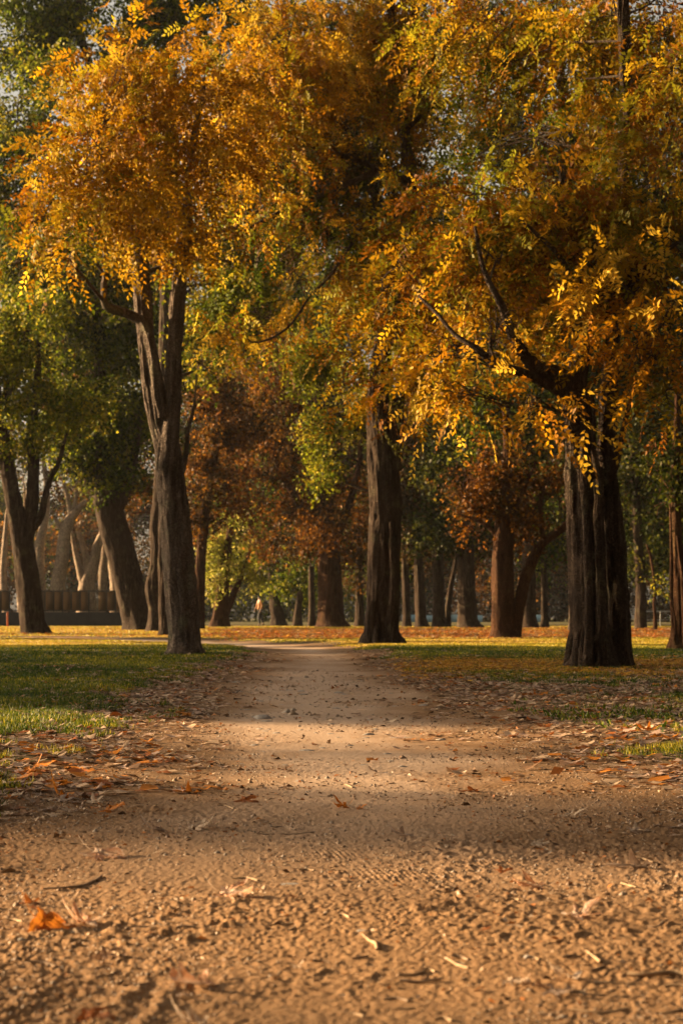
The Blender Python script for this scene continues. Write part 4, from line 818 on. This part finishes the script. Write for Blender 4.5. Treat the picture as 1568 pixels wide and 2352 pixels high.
hero = [(100, 2112, 120, 'orange', 'large bright orange leaf standing curled at the left of the foreground', 1.7), (205, 2106, 95, 'half orange', 'pale crumpled leaf touching the large bright orange leaf', 1.2), (518, 2046, 100, 'half orange', 'pale leaf with an orange tip, left of centre in the foreground', 1.2),
 (440, 1816, 62, 'orange', 'orange-brown leaf on the lit dirt left of the path centre', 1), (560, 1833, 55, 'rust', 'rust leaf just right of the orange-brown leaf on the lit dirt', .8), (792, 1848, 48, 'orange', 'bright orange leaf in the middle of the lit path', 1.3), (824, 1850, 30, 'orange', 'small orange leaf tip right of the bright orange leaf mid-path', .8), (862, 1762, 28, 'dark brown', 'small dark leaf in the middle of the path', 1.1), (655, 1755, 30, 'dull brown', 'small upright tan-brown leaf mid-path', 1.6),
 (365, 1900, 68, 'pinkish grey', 'broad pale leaf, left one of a pair at the shaded edge of the path', .9), (442, 1894, 78, 'pale tan', 'broad pale leaf, right one of a pair at the shaded edge of the path', .8), (492, 1890, 46, 'pale tan', 'small pale leaf right of the broad pale pair', .8), (545, 1939, 50, 'pale tan', 'lone pale leaf lying on bare dirt left of centre', .7), (930, 1910, 60, 'pinkish grey', 'pale leaf with brown edge in the shaded strip across the path', .7),
 (1228, 1927, 46, 'pale tan', 'pointed pale leaf in the shaded strip on the right', 1), (1470, 1982, 100, 'pinkish grey', 'broken pale leaf near the right edge of the foreground', .6), (1150, 1992, 46, 'rust', 'narrow dark red leaf on the dirt right of centre', .8), (1235, 2028, 90, 'half orange', 'flat pale leaf with a rust end right of centre', .7), (1325, 2090, 95, 'half orange', 'tan leaf with a rust tip in the right foreground', .9),
 (1308, 2222, 85, 'pale tan', 'rolled pale leaf standing up in the cluster at lower right', 2.2), (1172, 2226, 60, 'pale tan', 'rolled pale leaf left of the cluster at lower right', 1.8), (1238, 2240, 100, 'dull brown', 'dull brown leaf lying under the rolled leaves at lower right', .8), (1270, 2252, 80, 'pinkish grey', 'flat greyish leaf in front of the rolled leaves at lower right', .5), (468, 2236, 120, 'half orange', 'wide curled leaf seen edge-on at lower left of centre', 1.0),
 (200, 2302, 90, 'rust', 'rusty pale crumpled leaf at the lower left', .9), (462, 2318, 105, 'pale tan', 'curled pale leaf near the bottom of the picture, left of centre', 1.1), (240, 2172, 80, 'dull brown', 'dull tan leaf below the large bright orange leaf', .8), (75, 2062, 60, 'rust', 'rust leaf near the left edge above the large bright orange leaf', .9), (228, 1958, 110, 'half orange', 'long curled leaf with an orange end at left of the shaded verge', .9),
 (1088, 1810, 55, 'rust', 'reddish leaf on the lit dirt right of centre', .6), (1302, 1872, 62, 'pale tan', 'folded pale leaf catching light on the right of the path', 1.5), (1357, 1802, 60, 'pale tan', 'smooth pale curled leaf at the right verge', 1.1), (250, 1862, 60, 'orange', 'orange leaf standing at the edge of the left verge', 1.6), (150, 1836, 60, 'orange', 'orange leaf beside yellow grass on the left verge', 1.5), (55, 1790, 60, 'orange', 'orange leaf in the yellow grass at the left edge', 1.6), (1490, 1700, 50, 'orange', 'orange leaf standing on the right verge beside the weeds', 1.0), (1440, 1695, 30, 'orange', 'small orange leaf in the green weeds on the right verge', 1.6), (1395, 2330, 90, 'pinkish grey', 'pale leaf by the bottom right corner', .6)]
for i, (px, py, wp, c, lab, zs) in enumerate(hero):
    dd = 2835 / (py - 1415); x = (px - 784) / F * dd
    put_leaf(x, dd, wp / F * dd * 1.4, c, R.uniform(-.5, .5) + (3.1 if i % 2 else 0), R.uniform(.12, .45), R.uniform(-.2, .2), lab, None, i % NV, zs * 1.3)
words = {0: 'flat', 1: 'curled', 2: 'folded'}
for i in range(NIND):
    x, y = float(LX[i]), float(LY[i]); p = float(edge_pd(np.array([x]), np.array([y]))[0])
    c = R.choices(LN, [5, 4, 4, 2, 1.0, 1.6])[0]; st = R.randrange(3)
    where = ('on bare dirt of the path' if p > .3 else ('on the left verge of the path' if x < 0 else 'on the right verge of the path')) + (' nearest the camera' if y < 5 else ' further along' if y > 8 else '')
    s = R.uniform(.04, .085) * (1.25 if p < .2 else .6)
    put_leaf(x, y, s, c, R.uniform(0, 6.28), R.gauss(0, .15), R.gauss(0, .15), f'{c} dry leaf lying {words[st]} {where}', 'dry leaves scattered over the path and its verges', R.randrange(NV), (.45, 1.0, 1.5)[st])

# ------------------------------------------------------------------ stones, twigs, debris
m, t, b = newmat('river_stone'); n1 = noise(t, 6, 5, .6)
t.links.new(ramp(t, n1, [(.3, (.20, .18, .16)), (.5, (.33, .30, .27)), (.7, (.42, .38, .33))]), b.inputs['Base Color']); b.inputs['Roughness'].default_value = .8; bump(t, b, noise(t, 40, 4), .4, .05); M_STONE = m
SV = []
import bmesh
for i in range(5):
    bm = bmesh.new(); bmesh.ops.create_icosphere(bm, subdivisions=4, radius=.5)
    for v in bm.verts:
        c = v.co; k = float(noise3(np.array([c.x * 2.2 + 5 + i * 7]), np.array([c.y * 2.2]), np.array([c.z * 2.2]), 70 + i)[0]); v.co *= .78 + .5 * k
        v.co.z *= .62
    me = bpy.data.meshes.new('stone'); bm.to_mesh(me); bm.free(); me.polygons.foreach_set('use_smooth', [True] * len(me.polygons)); me.materials.append(M_STONE); SV.append(me)
def put_stone(px, py, wp, hf, label, group=None, nm='stone'):
    dd = 2835 / (py - 1415); x = (px - 784) / F * dd; s = wp / F * dd
    o = bpy.data.objects.new(nm, SV[R.randrange(5)]); COL.objects.link(o); z = float(Hfull(np.array([x]), np.array([dd]))[0])
    o.location = (x, dd, z - s * .05); o.scale = (s, s * R.uniform(.6, .9), s * hf); o.rotation_euler = (0, 0, R.choice([0, 3.1]) + R.uniform(-.4, .4)); tag(o, label, 'stone', group)
for q in [(602, 1645, 44, .9, 'largest rounded grey stone half sunk in the path'), (613, 1650, 30, .4, 'flat stone against the foot of the largest rounded stone'), (566, 1627, 20, .5, 'small dark stone behind the largest rounded stone'), (918, 1684, 80, .22, 'long flat grey stone lying level with the lit dirt'), (846, 1679, 26, .6, 'whitish stone left of the long flat stone'), (703, 1711, 36, .4, 'flat pale stone in the lit part of the path'), (688, 1784, 24, .6, 'small grey stone alone mid-path'), (658, 1583, 40, .3, 'pale flat stone far along the path in shade'), (832, 2118, 26, .6, 'grey pebble beside a bent pale twig in the foreground'), (50, 2138, 22, .9, 'round brown pebble at the left of the foreground'), (668, 2018, 52, .4, 'long brown pebble just right of the pale leaf with an orange tip'), (1212, 2176, 22, 1, 'small tan pebble above the leaf cluster at lower right'), (1012, 1690, 26, .5, 'small dark stone right of the long flat stone')]:
    put_stone(*q)
for i in range(64):
    py = 1560 + 190 * R.random() ** .8; px = R.gauss(720, 130) if i % 3 else R.uniform(430, 1150)
    put_stone(px, py, R.uniform(7, 24), R.uniform(.35, .7), 'little grey stone set in the stony middle stretch of the path', 'little stones in the path')
m, t, b = newmat('twig_bark'); t.links.new(ramp(t, noise(t, 40, 3), [(.35, (.16, .10, .06)), (.65, (.36, .26, .17))]), b.inputs['Base Color']); b.inputs['Roughness'].default_value = .85; M_TW = m
m, t, b = newmat('pale_twig'); t.links.new(ramp(t, noise(t, 40, 3), [(.35, (.26, .17, .09)), (.65, (.44, .31, .18))]), b.inputs['Base Color']); b.inputs['Roughness'].default_value = .8; M_TWP = m
def put_twig(pts, wpx, mat, label, group=None, nm='twig'):
    P = []
    for px, py in pts:
        dd = 2835 / (py - 1415); x = (px - 784) / F * dd; P.append([x, dd, 0, wpx / 2 / F * dd])
    P = np.array(P); c = P[:, :3].mean(0); zz = Hfull(P[:, 0], P[:, 1]); P[:, 2] = zz + P[:, 3] * .8; P[0, 3] *= 1.1; P[-1, 3] *= .5
    c[2] = zz.mean(); P[:, :3] -= c; V, Q, _ = tube(spline(P, .012), 7, rough=float(P[:, 3].mean()) * 1.1)
    o = mesh(nm, V, Q, mat, smooth=True); o.location = c; tag(o, label, nm, group); return o
for pts, wp, mt, lab in [([(100, 2031), (150, 2030), (190, 2024), (215, 2014), (234, 2003)], 5, M_TW, 'long thin curving twig at the left of the foreground'), ([(832, 2126), (850, 2142), (862, 2148), (866, 2160)], 6, M_TWP, 'bent pale twig beside the grey pebble'), ([(1028, 2180), (1050, 2190), (1075, 2196)], 7, M_TWP, 'short pale twig right of centre in the foreground'), ([(918, 2223), (960, 2225), (1010, 2220)], 9, M_TW, 'dark stick lying level in the right foreground'), ([(1440, 2215), (1490, 2218), (1540, 2214), (1575, 2217)], 14, M_TWP, 'thick pale stick running off the right edge'), ([(1010, 2320), (1030, 2340), (1060, 2352)], 8, M_TWP, 'pale twig crossing the bottom edge'), ([(590, 1905), (660, 1907), (720, 1903)], 3, M_TW, 'thin dark twig across the shaded strip'), ([(300, 2112), (360, 2114)], 4, M_TW, 'thin dark stick right of the pale crumpled leaf'), ([(232, 2158), (262, 2166), (276, 2176)], 9, M_TWP, 'forked pale twig at the left foreground'), ([(1345, 2165), (1365, 2178), (1378, 2190)], 6, M_TWP, 'pale orange twig by the rolled leaves at lower right'), ([(1425, 2018), (1460, 2026)], 4, M_TWP, 'short pale twig near the right edge'), ([(1310, 2283), (1380, 2288), (1440, 2282)], 10, M_TWP, 'pale broken stick at the lower right')]:
    put_twig(pts, wp, mt, lab)
for i in range(46):
    py = 1700 + 640 * R.random() ** .8; px = R.uniform(10, 1560); L = R.uniform(14, 50) * (.5 + (py - 1415) / 900)
    put_twig([(px, py), (px + L * .5, py + R.uniform(-3, 3)), (px + L, py + R.uniform(-8, 8))], R.uniform(1.6, 4) * (.4 + (py - 1415) / 900), R.choice([M_TW, M_TWP]), 'short dry twig lying on the path dirt', 'short twigs on the path')
# crumbs of bark and leaf
x, y, s = [], [], []
for y0, y1, dn, sz in ((2.6, 4.2, 5200, .0042), (4.2, 7, 3200, .0055), (7, 12, 700, .009), (12, 20, 220, .014)):
    n = int(area(y0, y1) * dn); a, b_ = scatter(n, y0, y1); p = edge_pd(a, b_)
    k = rng.random(n) < (.2 + .8 * np.exp(-(np.maximum(p, 0) / .6) ** 2)) * np.clip(2.4 * noise2(a / .35, b_ / .35, 71) - .6, 0, 1.5); x.append(a[k]); y.append(b_[k]); s.append(sz * rng.lognormal(0, .45, k.sum()))
x = np.concatenate(x); y = np.concatenate(y); s = np.concatenate(s); n = len(x)
B = np.stack([x, y, Hfull(x, y) + .0005], -1); D = nrm(np.stack([rng.normal(size=n) * 1.6, rng.normal(size=n), np.abs(rng.normal(size=n)) * .16], -1))
pc = np.array([(.06, .032, .016), (.11, .06, .03), (.45, .32, .21), (.60, .47, .34), (.22, .13, .07), (.38, .15, .04)])
V, Fc, C = leaflets(B, D, nrm(rng.normal(size=(n, 3)) * [1, 1, .4]), s * 1.5, s, pc[rng.integers(0, 6, n)])
tag(mesh('ground_debris', V, Fc, M_LITTER, face_col=C), kind='stuff')
# grains and crumbs of earth
x, y, s = [], [], []
for y0, y1, dn, sz in ((2.6, 4.2, 6500, .0024), (4.2, 7, 2000, .0032), (7, 12, 420, .005), (12, 24, 110, .009)):
    n = int(area(y0, y1) * dn); a, b_ = scatter(n, y0, y1); k = (edge_pd(a, b_) > -.2) & (rng.random(n) < np.clip(2.6 * noise2(a / .45, b_ / .6, 72) - .85, 0, 1)); x.append(a[k]); y.append(b_[k]); s.append(sz * rng.lognormal(0, .5, k.sum()))
x = np.concatenate(x); y = np.concatenate(y); s = np.concatenate(s); n = len(x)
oc = np.array([(1, 0, 0), (0, 1, 0), (-1, 0, 0), (0, -1, 0), (0, 0, .8), (0, 0, -.6)], float)
V = (np.stack([x, y, Hfull(x, y) - s * .15], -1)[:, None] + oc[None] * s[:, None, None] * rng.uniform(.6, 1.2, (n, 6, 1))).reshape(-1, 3)
Fb = np.array([(0, 1, 4), (1, 2, 4), (2, 3, 4), (3, 0, 4), (1, 0, 5), (2, 1, 5), (3, 2, 5), (0, 3, 5)]); Fc = (np.arange(n)[:, None, None] * 6 + Fb[None]).reshape(-1, 3)
pc = np.array([(.33, .24, .16), (.30, .21, .14), (.38, .28, .19), (.36, .30, .24), (.22, .15, .10)])
tag(mesh('gravel', V, Fc, M_LITTER, face_col=np.repeat(pc[rng.integers(0, 5, n)], 8, 0)), kind='stuff')

# ------------------------------------------------------------------ fence, hoarding, rail, stake, log
def flat(name, c, rough=.7, emi=None):
    m, t, b = newmat(name); n1 = noise(t, 2.5, 4); t.links.new(ramp(t, n1, [(.3, tuple(x * .75 for x in c)), (.7, tuple(min(1, x * 1.15) for x in c))]), b.inputs['Base Color']); b.inputs['Roughness'].default_value = rough; return m
def boxes(L):
    V, Q = [], []
    for i, (x0, x1, y0, y1, z0, z1) in enumerate(L):
        V += [(x, y, z) for z in (z0, z1) for x, y in ((x0, y0), (x1, y0), (x1, y1), (x0, y1))]
        b = i * 8; Q += [[b + k for k in f] for f in ((3, 2, 1, 0), (4, 5, 6, 7), (0, 1, 5, 4), (1, 2, 6, 5), (2, 3, 7, 6), (3, 0, 4, 7))]
    return V, Q
def bx(name, L, mat, parent, bev=.01):
    V, Q = boxes(L); o = mesh(name, V, Q, mat, parent=parent)
    if bev: md = o.modifiers.new('bevel', 'BEVEL'); md.width = bev; md.segments = 2
    return o
M_DK = flat('dark_painted_steel', (.035, .032, .028)); M_WALL = flat('dark_plinth', (.045, .045, .04), .9); M_LITGAP = leaf_mat('lit_gap_tan', .6, .05); LITGAPC = (.15, .12, .085)
fy = 113.0
r_ = empty('boundary_fence', (-16, fy, 0)); tag(r_, 'dark barred fence over a low wall at the far left, tan panels as lit ground', 'fence')
bx('wall', [(-30, -12.2, fy - .1, fy + .1, -.2, .84)], M_WALL, r_, .02)
bx('rail', [(-30, -12.2, fy - .03, fy + .012, 2.0, 2.07)], M_DK, r_); bx('rail', [(-30, -12.2, fy - .03, fy + .03, .9, .96)], M_DK, r_)
for i in range(36):
    x = -29.8 + .5 * i; bx('bar', [(x - .03, x + .03, fy - .06, fy + .015, .843, 2.12)], M_DK, r_)
for i in range(35):  # tan panels stand in for the sunlit ground seen between the bars
    x = -29.8 + .5 * i; 
    if i % 9 != 4: sp = bx('lit_gap_panel', [(x + .002, x + .498, fy + .032, fy + .05, .963, 1.997)], M_LITGAP, r_, 0); at_ = sp.data.attributes.new('tint', 'FLOAT_COLOR', 'FACE'); at_.data.foreach_set('color', [*LITGAPC, 1.0] * len(sp.data.polygons))
M_BLUE = flat('blue_sheet', (.26, .44, .54), .6); M_POST = flat('galvanised', (.35, .37, .38), .4)
by = 185.0
r_ = empty('blue_hoarding', (15, by, 0)); tag(r_, 'low pale blue hoarding across the far lawn, seen between the grey trunks', 'hoarding')
M_WHT = flat('white_sheet', (.4, .42, .44), .5)
for i in (0, 1, 2, 3, 4, 7, 8):
    x0 = 5.6 + i * 1.5; bx('panel', [(x0, x0 + 1.47, by - .02, by + .02, .02, .74 - .05 * (i % 3 == 1))], M_WHT if i == 2 else M_BLUE, r_, 0)
    bx('post', [(x0 - .02, x0 + .02, by - .09, by - .023, 0, .82)], M_POST, r_, 0)
r_ = empty('metal_rail_fence', (16.5, 105, 0)); tag(r_, 'thin grey metal rail on posts at the far right, beyond the leaf carpet', 'fence')
bx('rail', [(14.6, 20, 104.96, 105.03, .84, .89)], M_POST, r_)
bx('rail', [(14.6, 20, 104.97, 105.02, .40, .43)], M_POST, r_)
for i in range(6): x = 14.8 + i * 1.0; bx('post', [(x - .025, x + .025, 105.034, 105.09, -.1, .9)], M_POST, r_)
M_OR = flat('orange_paint', (.75, .16, .03), .5)
r_ = empty('marker_stake', ((18 - 784) / F * 104, 104, 0)); tag(r_, 'orange stake upright at the far left edge of the lawn', 'stake')
sx0 = (18 - 784) / F * 104; bx('shaft', [(sx0 - .045, sx0 + .045, 103.96, 104.04, -.1, .78)], M_OR, r_, .01); bx('cap', [(sx0 - .05, sx0 + .05, 103.95, 104.05, .782, .83)], M_OR, r_, .01)
M_LOG = flat('pale_wood', (.55, .42, .30), .8)
V, Q, _ = tube(spline([[-1.25, 101, .06, .09], [-.95, 101.05, .1, .085], [-.65, 101, .09, .08], [-.45, 101, .07, .06]], .05), 12, rough=.02)
tag(mesh('cut_log', V, Q, M_LOG, smooth=True), 'short pale log lying at the foot of the broad red-brown trunk', 'log')
o = bpy.data.objects.new('stone', SV[0].copy()); o.data.materials[0] = M_LOG; COL.objects.link(o); o.location = (-.42, 100.6, .12); o.scale = (.22, .22, .3); tag(o, 'pale round stone by the end of the short pale log', 'stone')
for px, py in ((50, 1455), (400, 1459), (22, 1437), (468, 1492), (530, 1497)):
    dd = 2835 / (py - 1415); x = (px - 784) / F * dd
    o = bpy.data.objects.new('stone', SV[R.randrange(5)].copy()); o.data.materials[0] = M_LOG; COL.objects.link(o); o.location = (x, dd, .03); s = 6 / F * dd; o.scale = (s, s * .8, s * .8); tag(o, 'small pale stone on the sunlit grass at the left', 'stone', 'pale stones on the left lawn')

# ------------------------------------------------------------------ the walking person
def skin_obj(name, verts, edges, radii, mat, parent, root=0, lev=2):
    me = bpy.data.meshes.new(name); me.from_pydata(verts, edges, []); o = bpy.data.objects.new(name, me); COL.objects.link(o); o.parent = parent
    sk = o.modifiers.new('skin', 'SKIN'); lay = me.skin_vertices[0].data if me.skin_vertices else None
    if lay is None:
        bpy.context.view_layer.objects.active = o; bpy.ops.mesh.customdata_skin_add(); lay = me.skin_vertices[0].data
    for i, r0 in enumerate(radii): lay[i].radius = r0 if isinstance(r0, tuple) else (r0, r0); lay[i].use_root = (i == root)
    sk.use_smooth_shade = True; sb = o.modifiers.new('sub', 'SUBSURF'); sb.levels = lev; sb.render_levels = lev
    me.materials.append(mat); return o
px_, py_ = (597 - 784) / F * 113, 113.0
pr = empty("person", (px_, py_, .05)); tag(pr, 'person walking in a tan jacket and dark trousers on the far lawn', 'person')
M_SKIN = flat('skin', (.30, .17, .11), .5); M_JK = flat('tan_jacket', (.36, .17, .05), .8); M_TR = flat('dark_trousers', (.03, .03, .035), .8); M_HR = flat('dark_hair', (.02, .014, .01), .6); M_SH = flat('shoe', (.04, .035, .03), .6)
# figure walks towards -x; skeleton in metres (local)
hip = (0, 0, .93)
bv = [hip, (.0, 0, 1.10), (-.01, 0, 1.30), (-.02, 0, 1.45), (-.03, 0, 1.52), (-.04, 0, 1.60), (-.055, 0, 1.68),      # 0-6 spine, neck, head
      (-.02, -.17, 1.42), (.06, -.22, 1.15), (-.04, -.21, .93), (-.06, -.21, .86),                                        # 7-10 near arm (camera side -y)
      (-.02, .17, 1.42), (-.10, .22, 1.16), (-.20, .20, .98), (-.23, .20, .92),                                           # 11-14 far arm
      (-.02, -.09, .90), (-.10, -.09, .50), (-.03, -.09, .09), (-.17, -.09, .04),                                         # 15-18 near leg (forward)
      (.02, .09, .90), (.08, .09, .50), (.24, .09, .14), (.14, .09, .05)]                                                 # 19-22 far leg (back)
be = [(0, 1), (1, 2), (2, 3), (3, 4), (4, 5), (5, 6), (3, 7), (7, 8), (8, 9), (9, 10), (3, 11), (11, 12), (12, 13), (13, 14), (0, 15), (15, 16), (16, 17), (17, 18), (0, 19), (19, 20), (20, 21), (21, 22)]
br = [(.12, .10), (.11, .09), (.13, .10), (.10, .09), .052, (.085, .075), (.08, .072), .05, .04, .028, .03, .05, .04, .028, .03, .08, .055, .038, .03, .08, .055, .038, .03]
for h, off in ((10, (-.06, -.21, .86)), (14, (-.23, .20, .92))):
    for k, (dx, dy, ln) in enumerate(((-.03, -.012, .045), (-.022, -.004, .07), (-.006, .004, .075), (.010, .006, .07), (.022, .006, .055))):
        a = len(bv); bv.append((off[0] + dx, off[1] + dy, off[2] - .035)); bv.append((off[0] + dx * 1.2 - .012, off[1] + dy, off[2] - .035 - ln)); be += [(h, a), (a, a + 1)]; br += [.010, .008]
skin_obj('body', bv, be, br, M_SKIN, pr, 0)
jv = [(0, 0, .86), (0, 0, 1.02), (0, 0, 1.12), (-.01, 0, 1.30), (-.02, 0, 1.44), (-.02, -.17, 1.43), (.06, -.225, 1.15), (-.035, -.213, .96), (-.02, .17, 1.43), (-.10, .225, 1.16), (-.19, .203, 1.0)]
skin_obj('jacket', jv, [(0, 1), (1, 2), (2, 3), (3, 4), (4, 5), (5, 6), (6, 7), (4, 8), (8, 9), (9, 10)], [(.155, .14), (.15, .13), (.14, .12), (.155, .12), (.12, .10), .07, .058, .045, .07, .058, .045], M_JK, pr, 2)
tv = [(0, 0, .95), (-.02, -.09, .88), (-.10, -.09, .50), (-.035, -.09, .12), (.02, .09, .88), (.08, .09, .50), (.23, .09, .17)]
skin_obj('trousers', tv, [(0, 1), (1, 2), (2, 3), (0, 4), (4, 5), (5, 6)], [(.13, .11), .098, .075, .06, .098, .075, .06], M_TR, pr, 0)
for vv in ([(.0, -.09, .05), (-.08, -.09, .045), (-.17, -.09, .035)], [(.27, .09, .12), (.22, .09, .07), (.14, .09, .035)]): skin_obj('shoe', vv, [(0, 1), (1, 2)], [.042, .046, .036], M_SH, pr, 1)
skin_obj('hair', [(-.02, 0, 1.60), (-.02, 0, 1.67), (-.045, 0, 1.73)], [(0, 1), (1, 2)], [(.06, .07), (.088, .085), (.075, .08)], M_HR, pr, 1)
for s in (-1, 1):   # eyes, nose and ear sit on the head
    bm = bmesh.new(); bmesh.ops.create_uvsphere(bm, u_segments=8, v_segments=6, radius=.012); me = bpy.data.meshes.new('eye'); bm.to_mesh(me); bm.free(); me.materials.append(M_HR); o = bpy.data.objects.new('eye', me); COL.objects.link(o); o.parent = pr; o.location = (-.125, s * .03, 1.64)
pr.rotation_euler = (0, 0, math.radians(22))
# ------------------------------------------------------------------ haze
m = bpy.data.materials.new('haze_air'); m.use_nodes = True; t = m.node_tree
t.nodes.remove(t.nodes['Principled BSDF'])
pvn = t.nodes.new('ShaderNodeVolumePrincipled'); pvn.inputs['Density'].default_value = HAZE; pvn.inputs['Color'].default_value = (0.93, 0.93, 0.93, 1); pvn.inputs['Anisotropy'].default_value = 0.35
t.links.new(pvn.outputs[0], t.nodes['Material Output'].inputs['Volume'])
hx, hy0, hy1, hz0, hz1 = 262, -31, 442, -1.5, 27
V = np.array([(x, y, z) for z in (hz0, hz1) for x, y in ((-hx, hy0), (hx, hy0), (hx, hy1), (-hx, hy1))], float)
o = mesh('haze', V, [(3, 2, 1, 0), (4, 5, 6, 7), (0, 1, 5, 4), (1, 2, 6, 5), (2, 3, 7, 6), (3, 0, 4, 7)], m); tag(o, kind='stuff')
